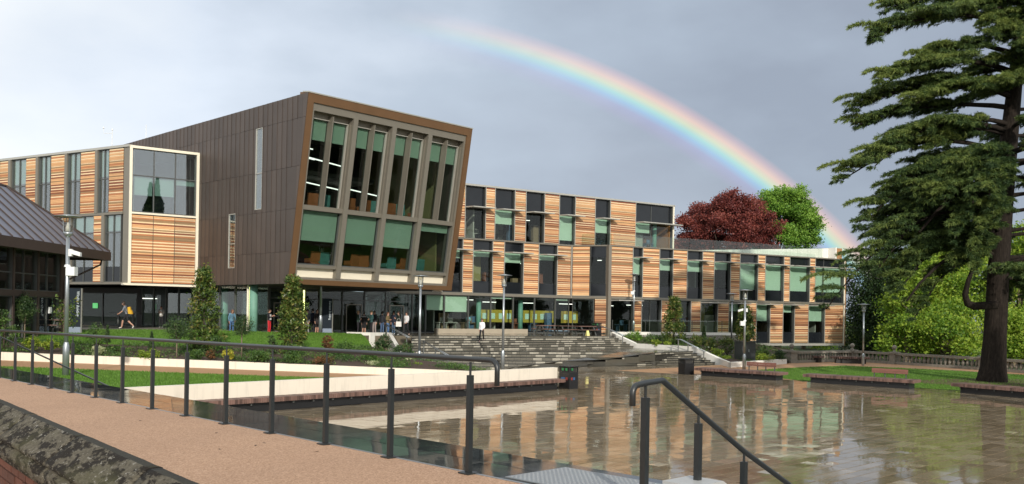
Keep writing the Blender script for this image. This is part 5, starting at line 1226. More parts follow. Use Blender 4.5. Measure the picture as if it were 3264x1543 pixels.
    mb.add([(hc.x - .013 * s, hc.y + f, hc.z - .028 * s), (hc.x + .013 * s, hc.y + f, hc.z - .028 * s), (hc.x, hc.y + f - .026 * s, hc.z - .026 * s), (hc.x, hc.y + f, hc.z + .012 * s)], [(0, 1, 2), (0, 2, 3), (2, 1, 3)], 0)
    mb.box(hc.x - .022 * s, hc.x + .022 * s, hc.y + f - .001, hc.y + f + .01, hc.z - .056 * s, hc.z - .046 * s, 2); mb.build('face', [SKIN, EYE_M, LIP], root)
    mb = MB(); n = 12; vs = []; rings = 6
    for i in range(rings + 1):
        th = (pi * .56) * i / rings
        for j in range(n):
            ph = 2 * pi * j / n; back = max(0, sin(ph)); r_ = .096 * s * (1 + .06 * random.uniform(-1, 1)); zz = cos(th) * .105 * s + .03 * s
            x, y = r_ * .92 * sin(th) * cos(ph), r_ * 1.08 * sin(th) * sin(ph)
            if i == rings: zz -= (.05 + (.24 if long_hair else .03) * back) * s; y += .01 * back; x *= 1 - .15 * back * bool(long_hair)
            if i == rings and sin(ph) < -.25: zz += .075 * s
            vs.append((hc.x + x, hc.y + .012 * s + y, hc.z + zz))
    mb.add(vs, [(i * n + j, (i + 1) * n + j, (i + 1) * n + (j + 1) % n, i * n + (j + 1) % n) for i in range(rings) for j in range(n)]); mb.build('hair', cm(hair, .6), root, True)
    if skirt:
        mb = MB(); c = Vector(P['pel']) * s; mb.lathe([(.20 * s, -.26 * s), (.165 * s, .0), (.145 * s, .1 * s)], (c.x, c.y, c.z), 14); mb.build('skirt', cm(legs), root, True)
    if inner:
        mb = MB(); c = Vector(P['ch']) * s; mb.hexa([(c.x - .06 * s, c.y - .13 * s, .98 * s), (c.x + .06 * s, c.y - .13 * s, .98 * s), (c.x + .06 * s, c.y - .06, .98 * s), (c.x - .06 * s, c.y - .06, .98 * s), (c.x - .05 * s, c.y - .118 * s, 1.36 * s), (c.x + .05 * s, c.y - .118 * s, 1.36 * s), (c.x + .05 * s, c.y - .06, 1.36 * s), (c.x - .05 * s, c.y - .06, 1.36 * s)]); mb.build('shirt_front', cm(inner), root)
    return root
PHONE = {'elr': (-.22, -.02, 1.14), 'wrr': (-.09, -.24, 1.20), 'par': (-.06, -.28, 1.24), 'ell': (.22, -.02, 1.14), 'wrl': (.09, -.24, 1.20), 'pal': (.05, -.28, 1.23), 'hb': (0, -.035, 1.55), 'ht': (0, -.045, 1.64)}
STRIDE = {'knr': (-.09, -.26, .55), 'anr': (-.09, -.33, .10), 'tor': (-.10, -.50, .06), 'knl': (.09, .10, .50), 'anl': (.09, .42, .20), 'tol': (.10, .36, .05), 'ch': (0, -.10, 1.29), 'sp': (0, -.04, 1.1), 'nk': (0, -.15, 1.43), 'hb': (0, -.21, 1.53), 'ht': (0, -.23, 1.62), 'shr': (-.165, -.11, 1.37), 'shl': (.165, -.11, 1.37), 'elr': (-.22, .02, 1.12), 'wrr': (-.21, -.06, .90), 'par': (-.20, -.09, .83), 'ell': (.22, -.20, 1.12), 'wrl': (.20, -.38, .98), 'pal': (.19, -.44, .95)}
WALK = {'knr': (-.09, -.14, .51), 'anr': (-.09, -.16, .09), 'tor': (-.10, -.31, .04), 'knl': (.09, .06, .50), 'anl': (.09, .27, .13), 'tol': (.10, .17, .04), 'elr': (-.22, .09, 1.13), 'wrr': (-.2, .04, .90), 'par': (-.2, .03, .83), 'ell': (.22, -.04, 1.12), 'wrl': (.19, -.20, .98), 'pal': (.18, -.26, .94)}
CROSS = {'elr': (-.24, .01, 1.14), 'wrr': (-.05, -.19, 1.16), 'par': (.02, -.21, 1.17), 'ell': (.24, .01, 1.14), 'wrl': (.05, -.18, 1.10), 'pal': (-.02, -.2, 1.1)}
BEND = {'ch': (0, -.10, 1.28), 'nk': (0, -.19, 1.40), 'hb': (0, -.26, 1.48), 'ht': (0, -.31, 1.56), 'shr': (-.165, -.12, 1.36), 'shl': (.165, -.12, 1.36), 'elr': (-.22, -.12, 1.08), 'wrr': (-.2, -.2, .86), 'par': (-.2, -.22, .79), 'ell': (.21, -.16, 1.1), 'wrl': (.18, -.26, .9), 'pal': (.17, -.29, .84)}
def pp(px, d, z): v = at(px, 1050, d); return (v.x, v.y, z)
Hh = pi / 2
wm = person('man in grey tee and black shorts striding left across the forecourt', pp(404, 56.2, 2.03), -Hh + .15, 1.76, (.17, .18, .21), (.012, .012, .014), (.62, .60, .56), (.03, .016, .008), sleeve=0, shorts=1, pose=STRIDE)
bp_ = thing('backpack', 'yellow backpack worn by the striding man', 'bag', (wm.location.x + .17, wm.location.y, 3.2), -Hh + .15)
mb = MB(); mb.hexa([(-.14, -.06, -.2), (.14, -.06, -.2), (.15, .14, -.22), (-.15, .14, -.22), (-.11, -.12, .22), (.11, -.12, .22), (.11, .04, .24), (-.11, .04, .24)]); mb.build('pack', cm((.62, .36, .02)), bp_)
mb = MB(); mb.hexa([(-.10, .12, -.2), (.10, .12, -.2), (.10, .2, -.2), (-.10, .2, -.2), (-.09, .08, .02), (.09, .08, .02), (.09, .14, .02), (-.09, .14, .02)]); mb.build('pocket', cm((.55, .30, .02)), bp_)
for sx in (-1, 1): mb = MB(); mb.tube([(sx * .1, -.1, .22), (sx * .11, -.22, .2), (sx * .12, -.24, .02), (sx * .12, -.06, -.18)], .018, 6); mb.build('strap', cm((.03, .03, .035)), bp_)
person('man in grey jacket and white shirt looking at his phone by the dark wall', pp(513, 64, 1.95), .1, 1.62, (.24, .23, .21), (.012, .012, .014), (.3, .3, .3), pose=PHONE, inner=(.7, .7, .68), wide=1.1)
person('woman in blue denim jacket and jeans bending by the glass corner', pp(738, 57.6, 1.78), .5, 1.66, (.11, .22, .31), (.06, .13, .27), (.3, .3, .3), (.20, .09, .04), long_hair=True, pose=BEND)
person('person in black jacket and bright red trousers looking at a phone', pp(858, 58.9, 1.78), Hh - .3, 1.68, (.012, .012, .018), (.52, .02, .03), (.35, .1, .1), (.03, .012, .006), pose=PHONE, inner=(.6, .6, .6))
person('person in black facing the one in red trousers', pp(888, 59.6, 1.78), -Hh + .3, 1.74, (.014, .014, .018), (.02, .02, .024), pose=PHONE)
person('person in turquoise top half hidden by the right columnar tree', pp(958, 60.4, 1.78), .4, 1.62, (.06, .30, .36), (.03, .03, .035), pose=CROSS)
person('person in grey top with pale trousers beside the right columnar tree', pp(979, 59.8, 1.78), -.5, 1.70, (.10, .10, .105), (.30, .29, .29))
person('person in navy coat standing behind the lamp post', pp(996, 60.8, 1.78), 2.6, 1.72, (.018, .022, .05), (.02, .02, .025), wide=1.15)
person('person in short black coat with bare legs beside the lamp post', pp(1010, 60.0, 1.78), .9, 1.70, (.02, .014, .014), (.02, .016, .016), (.05, .04, .04), (.05, .02, .01), long_hair=True, shorts=1, skirt=True)
person('blond person in dark green top with lilac stripe near the doors', pp(1141, 62.6, TZ), Hh, 1.68, (.02, .045, .032), (.016, .014, .02), (.3, .3, .3), (.30, .20, .10), pose=CROSS)
pb = person('person in black hooded top and shorts, white letters on the back', pp(1160, 63.4, TZ), pi - .2, 1.62, (.010, .010, .012), (.012, .012, .014), (.4, .4, .4), shorts=1, wide=1.12)
me = text_mesh('PENN', .15); me.materials.append(cm((.75, .75, .75))); o = bpy.data.objects.new('lettering', me); COL.objects.link(o); o.parent = pb; o.rotation_euler = (pi / 2, 0, pi); o.location = (.18, .155, 1.24)
person('blond person in teal top and black leggings with white shoes', pp(1183, 62.2, TZ), -.9, 1.69, (.03, .085, .085), (.012, .012, .016), (.75, .75, .75), (.34, .24, .12), pose={**CROSS})
person('person in dark top and pale trousers behind the one in teal', pp(1193, 63.8, TZ), -.4, 1.70, (.02, .02, .024), (.33, .28, .27))
person('person in dark jacket and jeans with back to the plaza', pp(1218, 63.4, TZ), 2.8, 1.66, (.016, .018, .025), (.075, .13, .24), (.6, .6, .6), wide=1.2)
person('woman with long brown hair, olive jacket and blue jeans', pp(1236, 62.4, TZ), Hh - .4, 1.62, (.17, .125, .06), (.08, .16, .32), (.75, .72, .68), (.12, .045, .02), long_hair=True, pose=CROSS)
person('person in navy jacket and jeans behind the olive jacket', pp(1254, 64.0, TZ), -.6, 1.70, (.015, .018, .035), (.07, .12, .20), wide=1.1)
wg = person('woman with long hair in dark green jacket carrying a white bag', pp(1271, 63.0, TZ), -Hh + .3, 1.68, (.03, .04, .03), (.014, .014, .016), (.3, .3, .3), (.05, .022, .012), long_hair=True, pose=PHONE)
v = wg.location; bg_ = thing('shoulder_bag', 'white bag held by the woman in dark green', 'bag', (v.x + .02, v.y - .24, TZ + .62)); mb = MB(); mb.hexa([(-.2, -.06, 0), (.2, -.06, 0), (.2, .06, 0), (-.2, .06, 0), (-.18, -.04, .36), (.18, -.04, .36), (.18, .04, .36), (-.18, .04, .36)]); mb.build('body', cm((.72, .71, .68)), bg_); mb = MB(); mb.tube([(-.15, 0, .35), (-.08, 0, .56), (.08, 0, .56), (.15, 0, .35)], .012, 6); mb.build('handle', cm((.6, .6, .58)), bg_)
person('woman in white top with open dark jacket and black jeans', pp(1295, 62.9, TZ), -.5, 1.66, (.70, .69, .70), (.014, .014, .018), (.45, .3, .25), (.04, .018, .01), long_hair=True, pose=WALK)
z_ = zi(3); person('person in white jacket and black leggings walking down the broad steps', pp(1536, 64.15, zi(3)), -.3, 1.72, (.80, .80, .82), (.012, .012, .014), (.55, .35, .33), (.09, .04, .02), long_hair=True, pose={**WALK, 'anl': (.09, .22, .20), 'tol': (.10, .08, .165)}, wide=1.12)
person('person in pale blue coat seated inside the ground floor windows', (MF.p(MF.t(1509, 1030), TZ + .05, -.9)), .3, 1.5, (.22, .45, .52), (.10, .2, .25), pose=CROSS)
# ------------------------------------------------------------------ foliage
def unit(n):
    v = RNG.normal(size=(n, 3)); return v / np.linalg.norm(v, axis=1)[:, None]
def leaves(centers, size, mat, name='foliage', aspect=.6, flat=0., tint_c=None, droop=0., jitter=.25):
    """one diamond-shaped leaf at each centre"""
    C = np.asarray(centers); n = len(C); u = unit(n)
    if flat: u[:, 2] *= (1 - flat); u /= np.linalg.norm(u, axis=1)[:, None]
    if droop: u[:, 2] -= droop; u /= np.linalg.norm(u, axis=1)[:, None]
    w = np.cross(u, unit(n)); w /= np.linalg.norm(w, axis=1)[:, None] + 1e-9
    s = (size * RNG.uniform(.6, 1.35, n))[:, None]; a = u * s * .5; b = w * s * .5 * aspect
    bend = np.cross(u, w) * s * .12
    vs = np.stack([C - a, C - b + bend, C + a, C + b + bend], 1).reshape(-1, 3)
    t_ = RNG.random(n) if tint_c is None else np.clip(tint_c + RNG.normal(0, jitter, n), 0, 1)
    return fast_mesh(name, vs, 4, mat, t_)
def clumps(n_cl, per, rad, cl_r, squash=1., shell=.55, off=(0, 0, 0), ztop=None, lump=.18, cl_flat=.75):
    """points in clumps spread through an uneven ellipsoid"""
    d = unit(n_cl); rr = (shell + (1 - shell) * RNG.random(n_cl)) ; k = 1 + lump * np.sin(d[:, 0] * 5.1 + off[0]) * np.cos(d[:, 1] * 4.3 + 1.7 * off[1]) + lump * np.sin(d[:, 2] * 6 + 2 * d[:, 0]) + RNG.normal(0, lump * .45, n_cl)
    c = d * np.asarray(rad) * (rr * k)[:, None]
    tc = RNG.random(n_cl)
    p = np.repeat(c, per, 0) + RNG.normal(0, 1, (n_cl * per, 3)) * cl_r * np.array([1, 1, cl_flat]); return p + np.asarray(off), np.repeat(tc, per), c + np.asarray(off)
BARK = pm('tree_bark', (.075, .055, .04), .9, var=.4, scale=8, bump=.8, bscale=30); BARK_P = pm('pale_bark', (.17, .135, .09), .9, var=.3, scale=8, bump=.6, bscale=30)
LM = {'green': leafmat('fresh_leaves', [(0, (.05, .13, .014)), (.5, (.12, .25, .026)), (1, (.22, .37, .05))]),
      'copper': leafmat('copper_leaves', [(0, (.062, .014, .013)), (.5, (.15, .030, .026)), (1, (.26, .07, .05))], .55, .25),
      'spring': leafmat('spring_leaves', [(0, (.06, .14, .012)), (.5, (.17, .29, .025)), (1, (.33, .43, .05))], .55, .38),
      'dark': leafmat('dark_evergreen', [(0, (.018, .046, .016)), (.6, (.044, .09, .026)), (1, (.085, .14, .036))], .5, .15),
      'laurel': leafmat('glossy_leaves', [(0, (.035, .07, .016)), (.5, (.085, .14, .026)), (.85, (.15, .20, .04)), (1, (.23, .21, .06))], .35, .25),
      'shrub': leafmat('shrub_leaves', [(0, (.032, .075, .017)), (.6, (.072, .145, .028)), (1, (.13, .21, .045))], .5, .2),
      'lime': leafmat('lime_leaves', [(0, (.09, .16, .014)), (.5, (.18, .27, .022)), (1, (.32, .38, .05))], .5, .25),
      'pale': leafmat('variegated_leaves', [(0, (.16, .22, .08)), (.6, (.38, .42, .22)), (1, (.60, .60, .40))], .5, .2),
      'bronze': leafmat('bronze_leaves', [(0, (.06, .055, .02)), (.6, (.12, .08, .03)), (1, (.22, .09, .035))], .5, .2),
      'yellow': leafmat('yellow_leaves', [(0, (.20, .24, .02)), (1, (.48, .42, .05))], .5, .2),
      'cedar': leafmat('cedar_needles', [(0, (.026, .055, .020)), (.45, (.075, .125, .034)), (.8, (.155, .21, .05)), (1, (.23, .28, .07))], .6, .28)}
def limb(mb, pts, r0, r1, n=8): 
    k = len(pts); mb.tube(pts, [r0 + (r1 - r0) * i / (k - 1) for i in range(k)], n)
def lobed(n_cl, per, rad, cl_r, n_lobe, lobe_r, off):
    """crown built of overlapping leafy lobes with gaps between them"""
    d = unit(n_lobe); d[:, 2] = np.abs(d[:, 2]) * 1.1 - .28; d /= np.linalg.norm(d, axis=1)[:, None]
    lc = d * np.asarray(rad) * RNG.uniform(.55, .92, n_lobe)[:, None]; lr = lobe_r * RNG.uniform(.65, 1.25, n_lobe)
    k = RNG.integers(0, n_lobe, n_cl); e = unit(n_cl); e[:, 2] = np.where(RNG.random(n_cl) < .7, np.abs(e[:, 2]), e[:, 2])
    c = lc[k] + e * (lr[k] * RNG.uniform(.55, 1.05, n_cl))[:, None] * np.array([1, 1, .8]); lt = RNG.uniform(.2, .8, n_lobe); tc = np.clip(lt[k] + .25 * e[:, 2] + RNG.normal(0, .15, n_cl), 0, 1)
    p = np.repeat(c, per, 0) + RNG.normal(0, 1, (n_cl * per, 3)) * cl_r * np.array([1, 1, .7]); return p + np.asarray(off), np.repeat(tc, per), lc + np.asarray(off)
def broad_tree(name, label, base, cz, rad, kind, n_cl, per, leaf, cl_r, trunk_r=.4, group=None, bark=BARK, holes=.5, lump=.18, lobes=None):
    r = thing(name, label, 'tree', base, 0, group); H = cz
    p, t_, cs = clumps(n_cl, per, rad, cl_r, shell=holes, off=(0, 0, H), lump=lump) if not lobes else lobed(n_cl, per, rad, cl_r, lobes[0], lobes[1], (0, 0, H)); p[:, 2] = np.maximum(p[:, 2], .4)
    link('crown', leaves(p, leaf, LM[kind], 'crown', .65, tint_c=t_), r)
    mb = MB(); limb(mb, [(0, 0, -.5), (.05, 0, H * .35), (0, .1, H * .75), (.1, 0, H)], trunk_r, trunk_r * .3, 10)
    for c in cs[RNG.choice(len(cs), min(16, len(cs)), replace=False)]:
        z0 = H * random.uniform(.35, .8); m_ = (c * .5 + np.array([0, 0, z0]) * .5) + np.array([0, 0, .4]); limb(mb, [(0, 0, z0), tuple(m_), tuple(c)], trunk_r * .3, .03, 6)
    mb.build('trunk', bark, r, True); return r
def bush(name, label, px, yb, yt, w_px, d, kind, leaf, n_cl=45, per=26, group='shrubs in the planting beds', zb=None, shape='round', cl=.13, stem=None):
    b = at(px, yb, d); tp = at(px, yt, d); H = tp.z - b.z; W = w_px * d / F / 2
    r = thing(name, label, 'shrub', (b.x, b.y, b.z - .04), random.uniform(0, 6), group)
    if shape == 'cone':
        h = RNG.random(n_cl * per) ** 1.2; a = RNG.random(n_cl * per) * 2 * pi; rr = W * (1 - h * .85) * np.sqrt(RNG.uniform(.35, 1, n_cl * per)); p = np.stack([rr * np.cos(a), rr * np.sin(a), .05 + h * H * .97], 1); t_ = RNG.random(len(p)); cs = p[:8]
    else:
        z0 = 0 if stem is None else stem
        p, t_, cs = clumps(n_cl, per, (W * .88, W * .88, (H - z0) * .46), cl * max(W, .25), shell=.45, off=(0, 0, z0 + (H - z0) * .50), lump=.1); p[:, 2] = np.maximum(p[:, 2], .02)
    link('foliage', leaves(p, leaf, LM[kind], 'foliage', .55, tint_c=t_), r)
    mb = MB()
    if stem: limb(mb, [(0, 0, -.1), (.01, 0, stem + .3)], .035, .03, 7)
    for c in cs[:7]: limb(mb, [(0, 0, -.05 if not stem else stem), tuple(np.array(c) * [.5, .5, .6] + [0, 0, (stem or 0) * .4]), tuple(c)], .022, .006, 5)
    mb.build('stem', BARK_P if stem else BARK, r, True); return r
def columnar(label, px, yb, yt, w_px, d, zb):
    b = at(px, yb, d); b.z = zb; tp = at(px, yt, d); H = tp.z - zb; W = w_px * d / F / 2; r = thing('columnar_tree', label, 'tree', b, random.uniform(0, 6), 'young columnar trees')
    n_cl = 210; h = RNG.random(n_cl) ** .9; a = RNG.random(n_cl) * 2 * pi; prof = np.clip(1.05 - .78 * h ** 1.6, .1, 1) * np.where(h < .06, .7, 1); rr = W * prof * np.sqrt(RNG.uniform(.2, 1, n_cl)) * (1 + .2 * np.sin(h * 23 + 3 * a))
    c = np.stack([rr * np.cos(a), rr * np.sin(a), .15 + h * (H - .25)], 1); p = np.repeat(c, 22, 0) + RNG.normal(0, .11, (n_cl * 22, 3)); t_ = np.repeat(RNG.random(n_cl), 22)
    link('crown', leaves(p, .17, LM['laurel'], 'crown', .45, tint_c=t_, droop=.3), r)
    mb = MB(); limb(mb, [(0, 0, -.15), (.02, .01, H * .5), (0, 0, H * .97)], .06, .012, 8)
    for q in c[:40]: limb(mb, [(0, 0, max(.1, q[2] - .3)), tuple(q)], .014, .005, 5)
    mb.build('trunk', BARK, r, True)
columnar('columnar tree in front of the striped block corner', 648, 1112, 850, 104, 45.5, 1.15)
columnar('columnar tree in front of the brown box entrance', 930, 1112, 876, 96, 46.5, 1.0)
columnar('columnar tree before the right wing by the glass balustrade', 2147, 1092, 945, 72, 69.5, 1.15)
columnar('columnar tree growing from the dark planter box', 2374, 1090, 975, 58, 64.4, 1.62)
# clipped cylinder and lollipop trees, shrubs
bush('topiary_tree', 'clipped dark cylinder tree in front of the metal-roofed hall', 78, 1078, 928, 66, 46, 'dark', .07, 70, 50, stem=.75, cl=.22)
bush('topiary_tree', 'lollipop tree on a pale stem between the two columnar trees', 770, 1135, 998, 68, 43.5, 'dark', .06, 70, 40, stem=.95, cl=.2)
bush('topiary_tree', 'round-headed tree on a pale stake left of the first columnar tree', 563, 1145, 1000, 86, 42.5, 'dark', .07, 75, 40, stem=.85, cl=.2)
bush('sparse_tree', 'thin young tree with open leaf rosettes by the Windsor Building sign', 206, 1088, 920, 96, 42, 'laurel', .13, 26, 16, stem=.6, cl=.2)
SH = [('left edge mass of upright green shrub', 12, 1118, 982, 90, 40.2, 'shrub', .09, 'round'), ('rounded clipped green bush below the forecourt', 308, 1100, 1028, 92, 43, 'shrub', .07, 'round'), ('small dark cone beside the rounded clipped bush', 342, 1092, 1034, 22, 42.6, 'dark', .06, 'cone'),
      ('first yellow-green shrub from the left behind the cream wall', 100, 1112, 1064, 56, 40.6, 'lime', .08, 'round'), ('second yellow-green shrub from the left behind the cream wall', 158, 1112, 1076, 54, 40.8, 'lime', .08, 'round'), ('small green shrub left of the pale variegated plant', 243, 1125, 1100, 34, 40.6, 'shrub', .07, 'round'),
      ('pale cream variegated spurge close to the cream wall', 316, 1138, 1096, 54, 41, 'pale', .08, 'round'), ('upright little dark conifer on the left bank', 483, 1118, 1054, 26, 43, 'dark', .06, 'cone'), ('lime shrub in front of the dark conifer', 468, 1144, 1110, 84, 41.5, 'lime', .08, 'round'), ('small green shrub right of the variegated plant', 378, 1136, 1098, 46, 42, 'shrub', .08, 'round'),
      ('small dark green shrub at the foot of the first columnar tree', 690, 1120, 1062, 56, 44, 'shrub', .08, 'round'), ('reddish small shrub below the first columnar tree', 672, 1142, 1108, 34, 42.4, 'bronze', .07, 'round'), ('bright yellow shrub left of the lollipop stem', 727, 1142, 1110, 44, 42.6, 'yellow', .07, 'round'), ('low green plant between first columnar tree and yellow shrub', 620, 1146, 1112, 60, 42.2, 'shrub', .08, 'round'),
      ('dark upright shrub left of the second columnar tree', 868, 1122, 1060, 34, 45.5, 'dark', .07, 'round'), ('low mixed green plant left below the second columnar tree', 830, 1148, 1110, 70, 43, 'shrub', .09, 'round'), ('broad green shrub under the second columnar tree', 945, 1142, 1092, 92, 44.5, 'shrub', .09, 'round'), ('bronze upright shrub before the Davison Building sign', 1045, 1126, 1062, 46, 48, 'bronze', .09, 'round'),
      ('round green bush right of the bronze shrub', 1098, 1134, 1080, 76, 47.5, 'shrub', .08, 'round'), ('low russet ground plant near the cream wall', 1030, 1158, 1132, 80, 44, 'bronze', .08, 'round'), ('low green plant left of the russet ground plant', 930, 1152, 1126, 70, 43.4, 'shrub', .08, 'round'), ('dark leafy shrub at the top left of the steps', 1222, 1134, 1058, 66, 52.5, 'dark', .11, 'round'), ('larger dark leafy shrub against the left step rail', 1278, 1160, 1084, 88, 50, 'dark', .11, 'round'),
      ('white flowering shrub beside the lamp post at the steps', 1308, 1160, 1122, 38, 48.6, 'pale', .07, 'round'), ('left lime shrub below the lower step rail', 1318, 1182, 1152, 62, 47, 'lime', .08, 'round'), ('right lime shrub below the lower step rail', 1384, 1184, 1158, 60, 48, 'lime', .08, 'round'), ('mid green shrub left of the larger dark shrub', 1178, 1160, 1112, 62, 47, 'shrub', .09, 'round'), ('pale flowering low plant near the cream wall', 1190, 1166, 1146, 46, 45.5, 'pale', .07, 'round'),
      ('bright green bush nearest the right step rail', 2022, 1092, 1053, 70, 73.5, 'green', .11, 'round'), ('darker green bush right of the bright one', 2086, 1101, 1060, 84, 71.5, 'shrub', .11, 'round'), ('small lime ball bush before the darker bush', 2092, 1102, 1080, 34, 69, 'lime', .09, 'round'), ('small lime bush under the right columnar tree', 2128, 1103, 1085, 26, 68.5, 'lime', .09, 'round'), ('dark bush at the foot of the right columnar tree', 2165, 1106, 1072, 64, 69.5, 'dark', .1, 'round'),
      ('tall pale-tipped shrub before the white retaining wall', 2222, 1112, 1058, 54, 68.5, 'laurel', .12, 'round'), ('narrow dark conifer behind the pale-tipped shrub', 2243, 1100, 1038, 26, 71, 'dark', .1, 'cone'), ('green leafy shrub right of the narrow conifer', 2264, 1120, 1068, 56, 67.5, 'laurel', .12, 'round'), ('yellow-green low shrub above the lower step rail', 2282, 1140, 1108, 50, 66, 'lime', .1, 'round'), ('large leafy shrub left of the thin lamp post', 2318, 1128, 1066, 70, 67.5, 'laurel', .12, 'round'), ('low lime shrub at the lamp post foot', 2318, 1150, 1134, 44, 65, 'lime', .1, 'round'),
      ('dark green shrub right of the dark planter', 2426, 1140, 1096, 52, 66, 'shrub', .1, 'round'), ('bright low shrub along the right cream wall', 2432, 1150, 1126, 72, 64.5, 'lime', .1, 'round'), ('dark round shrub beside the balustrade pier', 2484, 1150, 1112, 48, 66.5, 'dark', .1, 'round')]
for i, (lab, px, yb, yt, w, d, kind, lf, shp) in enumerate(SH):
    bush('shrub', lab, px, yb, yt, w, d, kind, lf, 50, 24, shape=shp)
# ground cover in the bed: uncountable low leaves
def cover(name, surf, n, h, label):
    me = bpy.data.objects[surf].data; P = np.array([v.co[:] for v in me.vertices]); me.calc_loop_triangles(); T = np.array([t.vertices[:] for t in me.loop_triangles]); a, b, c = P[T[:, 0]], P[T[:, 1]], P[T[:, 2]]
    ar = np.linalg.norm(np.cross(b - a, c - a), axis=1); idx = RNG.choice(len(T), n, p=ar / ar.sum()); r1 = np.sqrt(RNG.random(n))[:, None]; r2 = RNG.random(n)[:, None]; p = a[idx] * (1 - r1) + b[idx] * r1 * (1 - r2) + c[idx] * r1 * r2
    keep = (np.sin(p[:, 0] * 1.9 + 1) + np.cos(p[:, 1] * 2.3) + np.sin(p[:, 0] * .7 + p[:, 1] * 1.1)) > -.2; p = p[keep]
    p = np.repeat(p, 16, 0) + RNG.normal(0, 1, (len(p) * 16, 3)) * [.16, .16, .06] + [0, 0, h]; kt = np.clip(.45 + .35 * np.sin(p[:, 0] * 1.3) * np.cos(p[:, 1] * 1.7) + RNG.normal(0, .18, len(p)), 0, 1)
    o = stuff(link(name, leaves(p, .085, LM['shrub'], name, .5, tint_c=kt))); tag(o, label, 'ground cover')
cover('bed_cover', 'planting_bed', 3600, .09, 'low mixed leafy ground cover filling the left shrub bed'); cover('right_bed_cover', 'right_bed', 1300, .08, 'low leafy ground cover in the bed right of the steps')
# background trees
def tree_at(name, label, px, yc, d, rx, rzz, kind, zb, n_cl, per, leaf, cl_r, **k):
    c = at(px, yc, d); return broad_tree(name, label, (c.x, c.y, zb), c.z - zb, (rx, rx, rzz), kind, n_cl, per, leaf, cl_r, **k)
tree_at('copper_beech', 'broad dark red copper beech behind the right wing roof', 2318, 765, 118, 7.0, 6.6, 'copper', -1, 1100, 80, .25, .36, trunk_r=.6, lobes=(85, 1.6))
tree_at('green_oak', 'tall bright green tree behind the copper beech', 2478, 750, 134, 6.5, 7.4, 'green', -1, 900, 80, .28, .40, trunk_r=.6, lobes=(80, 1.75))
c = at(2570, 760, 132); 
WD = [('dark holly tree beside the right wing end wall', 2775, 985, 100, 3.0, 7.6, 'dark', 330), ('dark yew behind the lawn lamp post', 2850, 930, 96, 3.3, 7.6, 'dark', 330), ('dark evergreen behind the balustrade bend', 2905, 970, 96, 3.6, 6.8, 'dark', 300), ('spring-green tree left of the cedar trunk', 2955, 1020, 84, 3.8, 5.6, 'spring', 260), ('low spring-green bush tree behind the balustrade', 2890, 1100, 80, 2.6, 2.6, 'spring', 150), ('tall spring-green tree just behind the cedar trunk', 3070, 940, 88, 4.5, 7.4, 'spring', 320), ('bright young tree above the balustrade near the cedar', 3030, 1090, 78, 3.2, 3., 'spring', 170), ('spring-green tree right of the cedar trunk', 3260, 950, 86, 4.8, 7.6, 'spring', 320), ('pale green tree at the far right edge', 3420, 960, 95, 5.5, 8, 'spring', 230), ('green tree further right beyond the frame edge', 3600, 980, 90, 5.5, 7.5, 'green', 150),
      ('low bright bush tree right of the cedar trunk', 3225, 1095, 80, 3.0, 3.4, 'spring', 200), ('low bright bush tree at the right frame edge', 3330, 1090, 82, 3.4, 3.8, 'spring', 200), ('tall green tree closing the gap left of the cedar trunk', 3000, 900, 104, 4.6, 7.5, 'spring', 260), ('tall green tree closing the gap behind the cedar', 3140, 890, 108, 5.0, 8.2, 'spring', 260), ('far green tree under the building overhang, left', 2560, 1085, 118, 5.0, 3.2, 'spring', 120), ('dark evergreen in the gap right of the end wall', 2800, 1080, 103, 3.4, 4.6, 'dark', 240), ('far green tree behind the right wing corner', 2690, 1085, 124, 5.5, 4, 'spring', 120)]
for lab, px, yc, d, rx, rzz, kind, n in WD:
    tree_at('woodland_tree', lab, px, yc, d, rx, rzz, kind, -.9, n, 60, .26 if kind != 'dark' else .22, .5, group='trees beyond the stone balustrade', bark=BARK_P if kind == 'spring' else BARK, holes=.3, lobes=(int(10 + rx * 3), rx * .36) if kind != 'dark' else None)
# conifers added out of view, some mirrored in windows, some shading the plaza's right
for x, y, h in ((58, 34, 19), (66, 47, 23), (84, 38, 24), (36, 5, 23), (43, 0, 25), (30, -6, 22), (49, 12, 22)):
    r = thing('added_conifer', 'tall dark conifer out of view right of the plaza, added for window reflections and shade', 'tree', (x, y, -.6), 0, 'conifers added out of view right of the plaza')
    nn = 9000; hh_ = RNG.random(nn) ** 1.25; a_ = RNG.random(nn) * 2 * pi; rr_ = (1 - hh_) * h * .2 * np.sqrt(RNG.uniform(.2, 1, nn)) * (1 + .25 * np.sin(hh_ * 40)); link('crown', leaves(np.stack([rr_ * np.cos(a_), rr_ * np.sin(a_), 1.2 + hh_ * (h - 1.2)], 1), .55, LM['dark'], 'crown', .5, droop=.4), r)
    mb = MB(); limb(mb, [(0, 0, -.3), (0, 0, h * .5), (0, 0, h * .95)], .35, .05, 8); mb.build('trunk', BARK, r, True)
